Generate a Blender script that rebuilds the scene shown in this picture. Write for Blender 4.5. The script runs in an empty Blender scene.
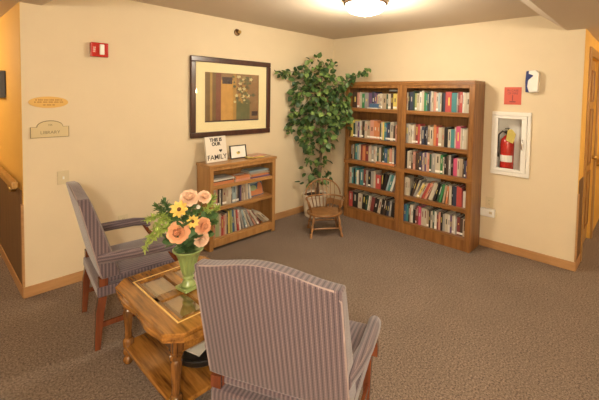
import bpy, bmesh, math, random
from mathutils import Vector, Matrix, Euler
from math import sin, cos, pi, radians as R
random.seed(7)
S = bpy.context.scene
COL = S.collection

# ------------------------------------------------------------------ camera
F, CX, CY, YAW, PIT, ROL = 365.84, 329.31, 112.28, 0.843, 0.0466, 0.0188
fw = Vector((sin(YAW)*cos(PIT), cos(YAW)*cos(PIT), -sin(PIT)))
r0 = Vector((cos(YAW), -sin(YAW), 0)); u0 = r0.cross(fw)
rr = r0*cos(ROL) + u0*sin(ROL); uu = -r0*sin(ROL) + u0*cos(ROL)
cd = bpy.data.cameras.new('camera'); cam = bpy.data.objects.new('camera', cd); COL.objects.link(cam)
mw = Matrix((rr, uu, -fw)).transposed().to_4x4(); mw.translation = Vector((-4.088, -3.586, 1.617))
cam.matrix_world = mw
cd.sensor_width = 36; cd.lens = F/599*36; cd.shift_x = (299.5-CX)/599; cd.shift_y = (CY-200)/599
cd.clip_start = .05
S.camera = cam

# ------------------------------------------------------------------ world, exposure
S.view_settings.view_transform = 'Standard'; S.view_settings.look = 'None'
S.view_settings.exposure = 1.9; S.view_settings.gamma = 1; S.view_settings.use_curve_mapping = False
w = bpy.data.worlds.new('world'); S.world = w; w.use_nodes = True
w.node_tree.nodes['Background'].inputs[0].default_value = (1, .85, .65, 1)
w.node_tree.nodes['Background'].inputs[1].default_value = 0.05
# lamp powers (W) used by the ceiling light / sconce builders below
P_MAIN, P_FILL, P_LEFT, P_RIGHT, P_SCONCE = 16, 57, 9, 8, 4
C_MAIN = (1.0, .90, .72); C_FILL = (1.0, .93, .80); C_WARM = (1.0, .76, .46)

# ------------------------------------------------------------------ materials
MAT = {}
def mat(name, col=(.5,.5,.5), rough=.5, metal=0, bump=0, bscale=200, noise=0, nscale=8, spec=.5, coat=0, emit=None, estr=0):
    if name in MAT: return MAT[name]
    m = bpy.data.materials.new(name); m.use_nodes = True; nt = m.node_tree; b = nt.nodes['Principled BSDF']
    b.inputs['Base Color'].default_value = (*col, 1); b.inputs['Roughness'].default_value = rough
    b.inputs['Metallic'].default_value = metal; b.inputs['Specular IOR Level'].default_value = spec
    b.inputs['Coat Weight'].default_value = coat
    if emit: b.inputs['Emission Color'].default_value = (*emit, 1); b.inputs['Emission Strength'].default_value = estr
    tc = nt.nodes.new('ShaderNodeTexCoord')
    if noise:
        n = nt.nodes.new('ShaderNodeTexNoise'); n.inputs['Scale'].default_value = nscale; n.inputs['Detail'].default_value = 4
        nt.links.new(tc.outputs['Object'], n.inputs['Vector'])
        mx = nt.nodes.new('ShaderNodeMix'); mx.data_type = 'RGBA'
        mx.inputs[6].default_value = (*[c*(1-noise) for c in col], 1); mx.inputs[7].default_value = (*[min(1, c*(1+noise)) for c in col], 1)
        nt.links.new(n.outputs['Fac'], mx.inputs[0]); nt.links.new(mx.outputs[2], b.inputs['Base Color'])
    if bump:
        n = nt.nodes.new('ShaderNodeTexNoise'); n.inputs['Scale'].default_value = bscale; n.inputs['Detail'].default_value = 3
        nt.links.new(tc.outputs['Object'], n.inputs['Vector'])
        bp = nt.nodes.new('ShaderNodeBump'); bp.inputs['Strength'].default_value = bump; bp.inputs['Distance'].default_value = .004
        nt.links.new(n.outputs['Fac'], bp.inputs['Height']); nt.links.new(bp.outputs[0], b.inputs['Normal'])
    MAT[name] = m; return m

def wood(name, light, dark, stretch=(1, 1, .08), rough=.35, scale=22, coat=.2):
    if name in MAT: return MAT[name]
    m = bpy.data.materials.new(name); m.use_nodes = True; nt = m.node_tree; b = nt.nodes['Principled BSDF']
    tc = nt.nodes.new('ShaderNodeTexCoord'); mp = nt.nodes.new('ShaderNodeMapping'); mp.inputs['Scale'].default_value = stretch
    nt.links.new(tc.outputs['Object'], mp.inputs['Vector'])
    n = nt.nodes.new('ShaderNodeTexNoise'); n.inputs['Scale'].default_value = scale; n.inputs['Detail'].default_value = 8; n.inputs['Distortion'].default_value = .6
    nt.links.new(mp.outputs[0], n.inputs['Vector'])
    n2 = nt.nodes.new('ShaderNodeTexNoise'); n2.inputs['Scale'].default_value = scale*6; n2.inputs['Detail'].default_value = 2
    nt.links.new(mp.outputs[0], n2.inputs['Vector'])
    ad = nt.nodes.new('ShaderNodeMath'); ad.operation = 'MULTIPLY_ADD'; ad.inputs[1].default_value = .35
    nt.links.new(n2.outputs['Fac'], ad.inputs[0]); nt.links.new(n.outputs['Fac'], ad.inputs[2])
    cr = nt.nodes.new('ShaderNodeValToRGB'); cr.color_ramp.elements[0].position = .5; cr.color_ramp.elements[1].position = .85
    cr.color_ramp.elements[0].color = (*dark, 1); cr.color_ramp.elements[1].color = (*light, 1)
    nt.links.new(ad.outputs[0], cr.inputs[0]); nt.links.new(cr.outputs[0], b.inputs['Base Color'])
    b.inputs['Roughness'].default_value = rough; b.inputs['Coat Weight'].default_value = coat; b.inputs['Coat Roughness'].default_value = .2
    MAT[name] = m; return m

def fabric(name, side='x', stripes='y'):
    """mauve upholstery with narrow dark lines and beaded cream lines"""
    m = bpy.data.materials.new(name); m.use_nodes = True; nt = m.node_tree; b = nt.nodes['Principled BSDF']
    L = nt.links.new
    def math_(op, a, c=None, d=None):
        n = nt.nodes.new('ShaderNodeMath'); n.operation = op
        for i, v in enumerate((a, c, d)):
            if v is None: continue
            if isinstance(v, (int, float)): n.inputs[i].default_value = v
            else: L(v, n.inputs[i])
        return n.outputs[0]
    tc = nt.nodes.new('ShaderNodeTexCoord'); sp = nt.nodes.new('ShaderNodeSeparateXYZ'); L(tc.outputs['Object'], sp.inputs[0])
    sn = nt.nodes.new('ShaderNodeSeparateXYZ'); L(tc.outputs['Normal'], sn.inputs[0])
    isside = math_('GREATER_THAN', math_('ABSOLUTE', sn.outputs['Y']), .7)
    X, Y, Z = sp.outputs
    other = X if side == 'x' else Z
    c = math_('ADD', math_('MULTIPLY', Y, math_('SUBTRACT', 1, isside)), math_('MULTIPLY', other, isside))
    along = math_('ADD', X, Z) if side == 'z' else math_('ADD', math_('MULTIPLY', X, math_('SUBTRACT', 1, isside)), Z)
    s = math_('FRACT', math_('MULTIPLY', c, 1/.0195))
    tri = math_('ABSOLUTE', math_('SUBTRACT', s, .5))           # 0 at the centre of a stripe, .5 at its edge
    dark = math_('LESS_THAN', tri, .10)
    cream = math_('GREATER_THAN', tri, .425)
    bead = math_('MULTIPLY_ADD', math_('GREATER_THAN', math_('SINE', math_('MULTIPLY', along, 2*pi/.010)), 0), .45, .45)
    dash = math_('MULTIPLY_ADD', math_('GREATER_THAN', math_('SINE', math_('MULTIPLY', along, 2*pi/.010)), -.3), .35, .60)
    def mixc(f, a, c2):
        n = nt.nodes.new('ShaderNodeMix'); n.data_type = 'RGBA'; L(f, n.inputs[0])
        if isinstance(a, tuple): n.inputs[6].default_value = (*a, 1)
        else: L(a, n.inputs[6])
        n.inputs[7].default_value = (*c2, 1); return n.outputs[2]
    k = mixc(math_('MULTIPLY', dark, dash), (.112, .076, .090), (.028, .018, .024))
    k = mixc(math_('MULTIPLY', cream, bead), k, (.25, .185, .172))
    L(k, b.inputs['Base Color']); b.inputs['Roughness'].default_value = .75; b.inputs['Sheen Weight'].default_value = .3
    nz = nt.nodes.new('ShaderNodeTexNoise'); nz.inputs['Scale'].default_value = 900; L(tc.outputs['Object'], nz.inputs['Vector'])
    bp = nt.nodes.new('ShaderNodeBump'); bp.inputs['Strength'].default_value = .25; bp.inputs['Distance'].default_value = .001
    L(nz.outputs['Fac'], bp.inputs['Height']); L(bp.outputs[0], b.inputs['Normal'])
    MAT[name] = m; return m

WALLC = (.70, .58, .395)
mat('cream_wall', WALLC, .75, bump=.25, bscale=60, noise=.035, nscale=5)
mat('yellow_wall', (.74, .43, .085), .7, bump=.2, bscale=60, noise=.03, nscale=4)
mat('ceiling_paint', (.60, .50, .385), .85, bump=.3, bscale=120)
mat('white_paint', (.80, .77, .70), .4)
mat('white_plastic', (.82, .80, .74), .3)
mat('black_metal', (.015, .014, .013), .35)
mat('brass', (.55, .36, .13), .3, 1); mat('gold_glint', (.80, .52, .17), .35, .2)  # second colour holds the painted reflection along the table bead
mat('bronze', (.16, .09, .04), .35, .8)
mat('chrome', (.75, .73, .70), .2, 1)
mat('red_enamel', (.50, .02, .015), .25, coat=.5)
mat('green_ceramic', (.25, .33, .11), .3, noise=.2, nscale=14, coat=.4)
mat('pages', (.70, .62, .47), .8)
mat('soil', (.05, .03, .02), .9, noise=.4, nscale=60)
wood('oak', (.31, .136, .037), (.17, .067, .018))
wood('oak_long_y', (.31, .136, .037), (.17, .067, .018), stretch=(1, .08, 1))
wood('oak_long_x', (.31, .136, .037), (.17, .067, .018), stretch=(.08, 1, 1))
wood('honey_oak', (.47, .25, .085), (.34, .16, .048))
wood('honey_oak_x', (.47, .25, .085), (.34, .16, .048), stretch=(.08, 1, 1))
wood('trim_oak', (.50, .27, .11), (.40, .20, .075), stretch=(.1, .1, 1), rough=.45)
wood('table_oak', (.40, .175, .032), (.10, .036, .008), rough=.18, coat=.6)
wood('table_oak_y', (.40, .175, .032), (.10, .036, .008), stretch=(1, .08, 1), rough=.18, coat=.6)
wood('table_leg_oak', (.26, .105, .022), (.045, .016, .004), rough=.18, coat=.6)
wood('cherry', (.21, .058, .022), (.12, .032, .013), rough=.25, coat=.4)
wood('chair_oak', (.34, .165, .055), (.20, .085, .026), rough=.35)
wood('bark', (.22, .15, .09), (.10, .065, .04), rough=.8, coat=0)
wood('wainscot', (.17, .09, .035), (.12, .06, .022), rough=.6, coat=0)
wood('door_oak', (.46, .25, .07), (.36, .18, .045))
FAB_BACK = fabric('striped_fabric_back', 'x'); FAB_ARM = fabric('striped_fabric_arm', 'z')

def carpet_mat():
    m = bpy.data.materials.new('carpet'); m.use_nodes = True; nt = m.node_tree; b = nt.nodes['Principled BSDF']
    tc = nt.nodes.new('ShaderNodeTexCoord')
    n = nt.nodes.new('ShaderNodeTexNoise'); n.inputs['Scale'].default_value = 85; n.inputs['Detail'].default_value = 5; n.inputs['Roughness'].default_value = .9
    v = nt.nodes.new('ShaderNodeTexNoise'); v.inputs['Scale'].default_value = 3; v.inputs['Detail'].default_value = 3
    for q in (n, v): nt.links.new(tc.outputs['Object'], q.inputs['Vector'])
    cr = nt.nodes.new('ShaderNodeValToRGB'); e = cr.color_ramp.elements
    e[0].position = .40; e[0].color = (.085, .061, .048, 1); e[1].position = .62; e[1].color = (.42, .32, .245, 1)
    nt.links.new(n.outputs['Fac'], cr.inputs[0])
    mx = nt.nodes.new('ShaderNodeMix'); mx.data_type = 'RGBA'; mx.blend_type = 'MULTIPLY'; mx.inputs[0].default_value = .25
    nt.links.new(cr.outputs[0], mx.inputs[6]); nt.links.new(v.outputs['Fac'], mx.inputs[7]); nt.links.new(mx.outputs[2], b.inputs['Base Color'])
    b.inputs['Roughness'].default_value = .95; b.inputs['Specular IOR Level'].default_value = .15
    bp = nt.nodes.new('ShaderNodeBump'); bp.inputs['Strength'].default_value = .5; bp.inputs['Distance'].default_value = .006
    nt.links.new(n.outputs['Fac'], bp.inputs['Height']); nt.links.new(bp.outputs[0], b.inputs['Normal'])
    MAT['carpet'] = m
carpet_mat()

def glass_mat(name, tint=(1, 1, 1), refl=1.0):
    m = bpy.data.materials.new(name); m.use_nodes = True; nt = m.node_tree; nt.nodes.clear()
    o = nt.nodes.new('ShaderNodeOutputMaterial'); mx = nt.nodes.new('ShaderNodeMixShader')
    t = nt.nodes.new('ShaderNodeBsdfTransparent'); t.inputs[0].default_value = (*tint, 1)
    g = nt.nodes.new('ShaderNodeBsdfGlossy'); g.inputs['Roughness'].default_value = .03
    f = nt.nodes.new('ShaderNodeFresnel'); f.inputs[0].default_value = 1.5
    k = nt.nodes.new('ShaderNodeMath'); k.operation = 'MULTIPLY'; k.inputs[1].default_value = refl
    ge = nt.nodes.new('ShaderNodeNewGeometry'); fr = nt.nodes.new('ShaderNodeMath'); fr.operation = 'SUBTRACT'; fr.inputs[0].default_value = 1
    k2 = nt.nodes.new('ShaderNodeMath'); k2.operation = 'MULTIPLY'; k2.use_clamp = True
    nt.links.new(ge.outputs['Backfacing'], fr.inputs[1]); nt.links.new(f.outputs[0], k.inputs[0]); nt.links.new(k.outputs[0], k2.inputs[0]); nt.links.new(fr.outputs[0], k2.inputs[1]); nt.links.new(k2.outputs[0], mx.inputs[0])
    nt.links.new(t.outputs[0], mx.inputs[1]); nt.links.new(g.outputs[0], mx.inputs[2]); nt.links.new(mx.outputs[0], o.inputs[0])
    MAT[name] = m
glass_mat('clear_glass'); glass_mat('smoked_glass', (.80, .78, .68), 4.0)

def shade_mat(name, col, st):
    m = bpy.data.materials.new(name); m.use_nodes = True; b = m.node_tree.nodes['Principled BSDF']
    b.inputs['Base Color'].default_value = (.9, .88, .82, 1); b.inputs['Roughness'].default_value = .4
    b.inputs['Emission Color'].default_value = (*col, 1); b.inputs['Emission Strength'].default_value = st
    MAT[name] = m
shade_mat('lit_glass', (1, .93, .80), 3.2); shade_mat('lit_glass_warm', (1, .80, .5), 5)

# ------------------------------------------------------------------ mesh helpers
def box(bm, x0, x1, y0, y1, z0, z1, mi=0, bev=0):
    vs = [bm.verts.new((x, y, z)) for z in (z0, z1) for y in (y0, y1) for x in (x0, x1)]
    fs = [bm.faces.new([vs[i] for i in f]) for f in ((0,2,3,1),(4,5,7,6),(0,1,5,4),(2,6,7,3),(0,4,6,2),(1,3,7,5))]
    for f in fs: f.material_index = mi
    if bev:
        es = list({e for f in fs for e in f.edges})
        bmesh.ops.bevel(bm, geom=es, offset=bev, segments=2, affect='EDGES', profile=.6, material=mi)
    return vs
def lathe(bm, prof, c=(0, 0, 0), seg=24, mi=0, mod=None, M=None):
    """profile of (radius, z); mod(angle, radius) changes the radius"""
    M = M or Matrix(); rings = []
    for r, z in prof:
        if r <= 1e-5: rings.append([bm.verts.new(M @ (Vector(c)+Vector((0, 0, z))))]); continue
        rings.append([bm.verts.new(M @ (Vector(c)+Vector(((mod(a, r, z) if mod else r)*cos(a), (mod(a, r, z) if mod else r)*sin(a), z)))) for a in [2*pi*i/seg for i in range(seg)]])
    for A, B in zip(rings, rings[1:]):
        for i in range(seg):
            j = (i+1) % seg
            if len(A) == 1 and len(B) == 1: continue
            if len(A) == 1: f = bm.faces.new((A[0], B[j], B[i]))
            elif len(B) == 1: f = bm.faces.new((A[i], A[j], B[0]))
            else: f = bm.faces.new((A[i], A[j], B[j], B[i]))
            f.material_index = mi
    for Rg, fl in ((rings[0], 1), (rings[-1], 0)):
        if len(Rg) > 1:
            f = bm.faces.new(Rg[::-1] if fl else Rg); f.material_index = mi
def tube(bm, pts, rad, seg=10, mi=0, sq=False, closed=False):
    """swept tube; rad may be a number or list; sq=True sweeps a square section"""
    P = [Vector(p) for p in pts]; n = len(P)
    if isinstance(rad, (int, float)): rad = [rad]*n
    t0 = (P[1]-P[0]).normalized(); up = Vector((0, 0, 1)) if abs(t0.z) < .9 else Vector((0, 1, 0))
    nrm = (up - t0*up.dot(t0)).normalized(); rings = []
    for i, p in enumerate(P):
        if closed: t = (P[(i+1) % n]-P[i-1]).normalized()
        else: t = (P[min(i+1, n-1)]-P[max(i-1, 0)]).normalized()
        nrm = (nrm - t*nrm.dot(t)).normalized(); b = t.cross(nrm)
        r = rad[i]; ra, rb = r if isinstance(r, tuple) else (r, r)
        if sq: offs = [(1, 1), (-1, 1), (-1, -1), (1, -1)]
        else: offs = [(cos(2*pi*k/seg), sin(2*pi*k/seg)) for k in range(seg)]
        rings.append([bm.verts.new(p + nrm*(a*ra) + b*(c*rb)) for a, c in offs])
    m = len(rings[0]); pairs = list(zip(rings, rings[1:])) + ([(rings[-1], rings[0])] if closed else [])
    for A, B in pairs:
        for i in range(m):
            f = bm.faces.new((A[i], A[(i+1) % m], B[(i+1) % m], B[i])); f.material_index = mi
    if not closed:
        bm.faces.new(rings[0][::-1]).material_index = mi; bm.faces.new(rings[-1]).material_index = mi
def prism(bm, poly, z0, z1, mi=0, axis='z'):
    def P(a, b, c):
        return {'z': (a, b, c), 'y': (a, c, b), 'x': (c, a, b)}[axis]
    A = [bm.verts.new(P(a, b, z0)) for a, b in poly]; B = [bm.verts.new(P(a, b, z1)) for a, b in poly]
    n = len(poly); fs = [bm.faces.new(A), bm.faces.new(B[::-1])]
    for i in range(n): fs.append(bm.faces.new((A[i], B[i], B[(i+1) % n], A[(i+1) % n])))
    for f in fs: f.material_index = mi
    return fs
def done(name, bm, mats, parent=None, smooth=False, loc=None, rot=None, bevel=0, sub=0, **props):
    bmesh.ops.recalc_face_normals(bm, faces=bm.faces)
    me = bpy.data.meshes.new(name); bm.to_mesh(me); bm.free()
    for m in (mats if isinstance(mats, (list, tuple)) else [mats]): me.materials.append(MAT[m] if isinstance(m, str) else m)
    if smooth:
        for p in me.polygons: p.use_smooth = True
    o = bpy.data.objects.new(name, me); COL.objects.link(o)
    if parent: o.parent = parent
    if loc: o.location = loc
    if rot: o.rotation_euler = rot
    if bevel:
        b = o.modifiers.new('bevel', 'BEVEL'); b.width = bevel; b.segments = 3; b.limit_method = 'ANGLE'; b.angle_limit = R(35)
    if sub: s = o.modifiers.new('sub', 'SUBSURF'); s.levels = sub; s.render_levels = sub
    if smooth == 'auto':
        for p in me.polygons: p.use_smooth = True
        me.set_sharp_from_angle(angle=R(35))
    for k, v in props.items(): o[k] = v
    return o
def B(): return bmesh.new()
def thing(name, label, cat, loc=(0, 0, 0), rz=0, group=None):
    o = bpy.data.objects.new(name, None); COL.objects.link(o); o.location = loc; o.rotation_euler = (0, 0, rz); o.empty_display_size = .1
    o['label'] = label; o['category'] = cat
    if group: o['group'] = group
    return o
def tag(o, label, cat, group=None):
    o['label'] = label; o['category'] = cat
    if group: o['group'] = group
    return o
def text(body, size, parent, loc, rot, m, name='lettering', ext=.0006, align='CENTER', bold=0):
    c = bpy.data.curves.new(name, 'FONT'); c.body = body; c.size = size; c.align_x = align; c.align_y = 'CENTER'; c.extrude = ext; c.offset = bold
    o = bpy.data.objects.new(name, c); COL.objects.link(o)
    bpy.context.view_layer.update()
    me = bpy.data.meshes.new_from_object(o); bpy.data.objects.remove(o); bpy.data.curves.remove(c)
    me.materials.clear(); me.materials.append(MAT[m])
    q = bpy.data.objects.new(name, me); COL.objects.link(q); q.parent = parent; q.location = loc; q.rotation_euler = rot
    return q
RB = (pi/2, 0, 0)            # lettering on a wall seen looking along +y
RW = (pi/2, 0, -pi/2)        # lettering on a wall seen looking along +x

# ------------------------------------------------------------------ setting
H, HL, XL, YM = 2.44, 2.27, -3.571, -3.077
XF, YF, XE, YE = -5.4, -5.2, 4.0, 4.0       # far corridor walls and corridor ends
b = B(); box(b, XF-.1, XE+.1, YF-.1, YE+.1, -.1, 0); done('floor', b, 'carpet', kind='structure')
b = B(); box(b, XL, .2, 0, .2, 0, 2.6); done('wall_back', b, ['cream_wall'], kind='structure')
# right wall with the recess for the extinguisher cabinet
cy0, cy1, cz0, cz1 = -2.648, -2.308, .845, 1.45
b = B(); box(b, 0, .2, YM, cy0, 0, 2.6); box(b, 0, .2, cy1, 0, 0, 2.6); box(b, 0, .2, cy0, cy1, 0, cz0); box(b, 0, .2, cy0, cy1, cz1, 2.6); box(b, .17, .2, cy0, cy1, cz0, cz1)
done('wall_right', b, 'cream_wall', kind='structure')
b = B(); box(b, XL, XL+.2, .2, YE, 0, 2.6); box(b, XL-.004, XL, .004, YE, .0, 2.6); done('wall_left_corridor', b, 'yellow_wall', kind='structure')
DX0, DX1, DH = .36, 1.10, 2.06
b = B(); box(b, .2, DX0, YM, YM+.2, 0, 2.6); box(b, DX1, XE, YM, YM+.2, 0, 2.6); box(b, DX0, DX1, YM, YM+.2, DH, 2.6)
box(b, .004, .36, YM-.004, YM, 0, 2.6)
done('wall_right_corridor', b, 'yellow_wall', kind='structure')
b = B(); box(b, XF-.2, XF, YF, YE, 0, 2.6); done('wall_left_far', b, 'cream_wall', kind='structure')
b = B(); box(b, XF, XE, YF-.2, YF, 0, 2.6); done('wall_front', b, 'cream_wall', kind='structure')
b = B(); box(b, XF, XL, YE, YE+.2, 0, 2.6); done('wall_left_end', b, 'yellow_wall', kind='structure')
b = B(); box(b, XE, XE+.2, YF, YM, 0, 2.6); done('wall_right_end', b, 'yellow_wall', kind='structure')
TX, TY, SL = -3.44, -2.93, .23                   # tray ceiling edges and width of the sloped drop
b = B(); box(b, TX, .2, TY, .2, H, H+.1)
# sloped drops along the two open sides, then the lower corridor ceiling
A = [b.verts.new(v) for v in ((TX, TY, HL), (.2, TY, HL), (.2, TY+SL, H), (TX+SL, TY+SL, H), (TX, .2, HL), (TX+SL, .2, H))]
b.faces.new((A[0], A[1], A[2], A[3])); b.faces.new((A[0], A[3], A[5], A[4]))
done('ceiling', b, 'ceiling_paint', kind='structure')
b = B(); box(b, XF, XE, YF, TY, HL, HL+.28); box(b, XF, TX, TY, YE, HL, HL+.28)
done('ceiling_corridor', b, 'ceiling_paint', kind='structure')

def base_board(name, pts, m='trim_oak'):
    x0, x1, y0, y1 = pts; b = B(); box(b, x0, x1, y0, y1, 0, .085); return done(name, b, m, kind='structure', bevel=.004)
base_board('baseboard_back', (XL-.014, -.004, -.014, -.0005))
base_board('baseboard_right', (-.014, -.0005, YM-.014, -.016))
base_board('baseboard_left_corridor', (XL-.018, XL-.0045, .004, YE))
base_board('baseboard_right_corridor', (.004, .27, YM-.018, YM-.0045))
# wainscot panels with their wooden edge strips
b = B(); box(b, XL-.012, XL-.0045, .03, YE, .085, .835); done('trim_1', b, 'wainscot', kind='structure')
b = B(); box(b, XL-.016, XL-.0005, -.004, .03, .085, .735); done('trim_2', b, 'trim_oak', kind='structure', bevel=.002)
b = B(); box(b, .03, .27, YM-.012, YM-.0045, .085, .86); done('trim_3', b, 'wainscot', kind='structure')
b = B(); box(b, -.004, .03, YM-.016, YM-.0005, .085, .735); done('trim_4', b, 'trim_oak', kind='structure', bevel=.002)

# ------------------------------------------------------------------ corridor door
d = thing('door_1', 'oak panelled door', 'door'); del d['label']; del d['category']; d['kind'] = 'structure'
y = YM
b = B()
for x0, x1, z0, z1 in ((DX0-.08, DX0, 0, DH+.08), (DX1, DX1+.08, 0, DH+.08), (DX0, DX1, DH, DH+.08)):
    box(b, x0, x1, y-.022, y-.001, z0, z1)
done('door_frame', b, 'door_oak', d, bevel=.004)
b = B(); box(b, DX0+.004, DX1-.004, y+.03, y+.07, .01, DH-.004)
cxm = (DX0+DX1)/2
for x0, x1 in ((DX0+.1, cxm-.05), (cxm+.05, DX1-.1)):
    for z0, z1 in ((.22, .80), (.92, 1.50), (1.62, 1.92)):
        box(b, x0, x1, y+.020, y+.031, z0, z1, 0, .006)
        for q in ((x0-.02, x0, z0-.02, z1+.02), (x1, x1+.02, z0-.02, z1+.02), (x0, x1, z0-.02, z0), (x0, x1, z1, z1+.02)):
            box(b, q[0], q[1], y+.014, y+.031, q[2], q[3], 1)
done('door_panel', b, ['door_oak', 'oak'], d)
b = B(); lathe(b, [(0, 0), (.028, 0), (.028, .006), (.012, .01), (.012, .03), (.03, .045), (.03, .06), (0, .07)], M=Matrix.Translation((DX1-.07, y+.03, .96)) @ Matrix.Rotation(pi/2, 4, 'X'))
done('door_knob', b, 'brass', d, smooth=True)

# ------------------------------------------------------------------ hand rails in the corridors
t = thing('handrail', 'wooden handrail along the yellow wall left of the wall corner', 'handrail', (XL, 0, 0))
b = B(); box(b, -.072, -.030, .0, 3.6, .86, .92); done('rail', b, 'door_oak', t, bevel=.012)
for yy in (.25, 1.3, 2.4, 3.4):
    b = B(); tube(b, [(-.013, yy, .80), (-.045, yy, .80), (-.055, yy, .859)], .01, 8); done('bracket', b, 'brass', t, smooth=True)
t = thing('handrail', 'wooden handrail beyond the panelled door on the right', 'handrail', (0, YM, 0))
b = B(); box(b, 1.22, 3.6, -.095, -.055, .86, .935); done('rail', b, 'door_oak', t, bevel=.012)
for xx in (1.35, 2.4, 3.4):
    b = B(); tube(b, [(xx, -.005, .83), (xx, -.05, .83), (xx, -.075, .862)], .01, 8); done('bracket', b, 'brass', t, smooth=True)

# ------------------------------------------------------------------ lamps
def bulb(parent, loc, power, col, size=.12):
    l = bpy.data.lights.new('bulb', 'POINT'); l.energy = power; l.color = col; l.shadow_soft_size = size
    o = bpy.data.objects.new('bulb', l); COL.objects.link(o); o.parent = parent; o.location = loc
def ceiling_light(x, y, z, label, power, col, glassm='lit_glass', r=.178):
    t = thing('ceiling_light', label, 'ceiling light', (x, y, z), 0)
    b = B(); lathe(b, [(.0, 0), (r*.98, 0), (r*1.06, -.012), (r*1.08, -.03), (r*1.0, -.038), (0, -.038)], seg=40); done('rim', b, 'bronze', t, smooth='auto')
    b = B(); lathe(b, [(r*.97, -.037), (r*.97, -.052), (r*.91, -.078), (r*.78, -.098), (r*.56, -.112), (r*.28, -.119), (0, -.121)], seg=40); done('glass_bowl', b, glassm, t, smooth=True)
    b = B(); lathe(b, [(0, -.118), (.012, -.12), (.014, -.126), (.006, -.132), (.009, -.138), (0, -.146)], seg=16); done('finial', b, 'brass', t, smooth=True)
    bulb(t, (0, 0, -.27), power, col)
    return t
ceiling_light(-1.50, -1.675, H, 'bronze rimmed flush ceiling light with a white glass bowl', P_MAIN, C_MAIN)
ceiling_light(-4.75, -4.35, HL, 'added unseen fill light over the open corridor corner behind the camera', P_FILL, C_FILL)  # added fill lamp, stands in for a flash at the camera
ceiling_light(-4.5, 1.3, HL, 'warm flush ceiling light in the corridor left of the wall corner', P_LEFT, C_WARM, 'lit_glass_warm')
ceiling_light(1.1, -4.3, HL, 'warm flush ceiling light in the corridor outside the panelled door', P_RIGHT, C_WARM, 'lit_glass_warm')
t = thing('wall_sconce', 'warm glass sconce on the corridor wall facing the panelled door', 'wall lamp', (.45, YF, 1.62))
b = B(); box(b, -.05, .05, .0, .02, -.1, .1); done('back_plate', b, 'brass', t, bevel=.005)
b = B(); lathe(b, [(.05, -.09), (.085, -.03), (.095, .06), (.09, .1)], (0, .1, 0), seg=24); tube(b, [(0, .02, -.08), (0, .1, -.09)], .01, 8)
done('glass_shade', b, 'lit_glass_warm', t, smooth=True); bulb(t, (0, .24, .05), P_SCONCE, C_WARM, .06)

# ------------------------------------------------------------------ books
BC = dict(W=(.68,.65,.56), C=(.54,.46,.33), B=(.018,.015,.015), N=(.035,.045,.085), K=(.07,.038,.022), R=(.50,.045,.035),
          M=(.22,.03,.028), G=(.03,.24,.07), D=(.025,.075,.045), T=(.035,.23,.24), U=(.04,.13,.27), L=(.30,.42,.45), Y=(.72,.55,.07),
          O=(.62,.20,.05), P=(.62,.05,.16), S=(.62,.27,.18), Q=(.32,.30,.27), F=(.14,.07,.17), A=(.42,.31,.19), I=(.34,.36,.10), J=(.36,.47,.22))
BN = dict(W='white', C='cream', B='black', N='navy', K='dark brown', R='red', M='maroon', G='green', D='dark green', T='teal', U='blue', L='pale blue',
          Y='yellow', O='orange', P='hot pink', S='salmon', Q='grey', F='purple', A='tan', I='olive', J='lime green')
for k, c in BC.items(): g_ = sum(c)/3; mat('book_'+k, tuple((q*.84+g_*.16)*.92 for q in c), .45, noise=.10, nscale=30)
def book_mesh(w, d, h, code, band=None, title=None):
    """spine at y=0, standing on z=0, centred on x"""
    b = B(); t = min(.003, w*.12); x = w/2
    box(b, -x, x, 0, t, 0, h, 0)                             # spine
    box(b, -x, -x+t, t, d, 0, h, 0); box(b, x-t, x, t, d, 0, h, 0)
    box(b, -x+t, x-t, t, d-.004, .003, h-.004, 1)             # page block
    lo = .02
    if band: box(b, -x+.0008, x-.0008, -.0006, 0, .012, .034, 2); lo = .045
    if title:
        a0, a1 = title; box(b, -x*.28, x*.28, -.0006, 0, lo+(h-lo)*a0, lo+(h-lo)*a1, 3)
    bmesh.ops.recalc_face_normals(b, faces=b.faces)
    me = bpy.data.meshes.new('book'); b.to_mesh(me); b.free()
    tc = random.choice('CWY') if code in 'BNKRMGDTUPFOQ' else random.choice('BNKRM')
    for m in ('book_'+code, 'pages', 'white_plastic', 'book_'+tc): me.materials.append(MAT[m])
    return me
ALL_LABELS = set()
def ordinal(n):
    s = ['zeroth','first','second','third','fourth','fifth','sixth','seventh','eighth','ninth','tenth','eleventh','twelfth','thirteenth','fourteenth',
         'fifteenth','sixteenth','seventeenth','eighteenth','nineteenth','twentieth','twenty-first','twenty-second','twenty-third','twenty-fourth',
         'twenty-fifth','twenty-sixth','twenty-seventh','twenty-eighth','twenty-ninth','thirtieth']
    return s[n]
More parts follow.
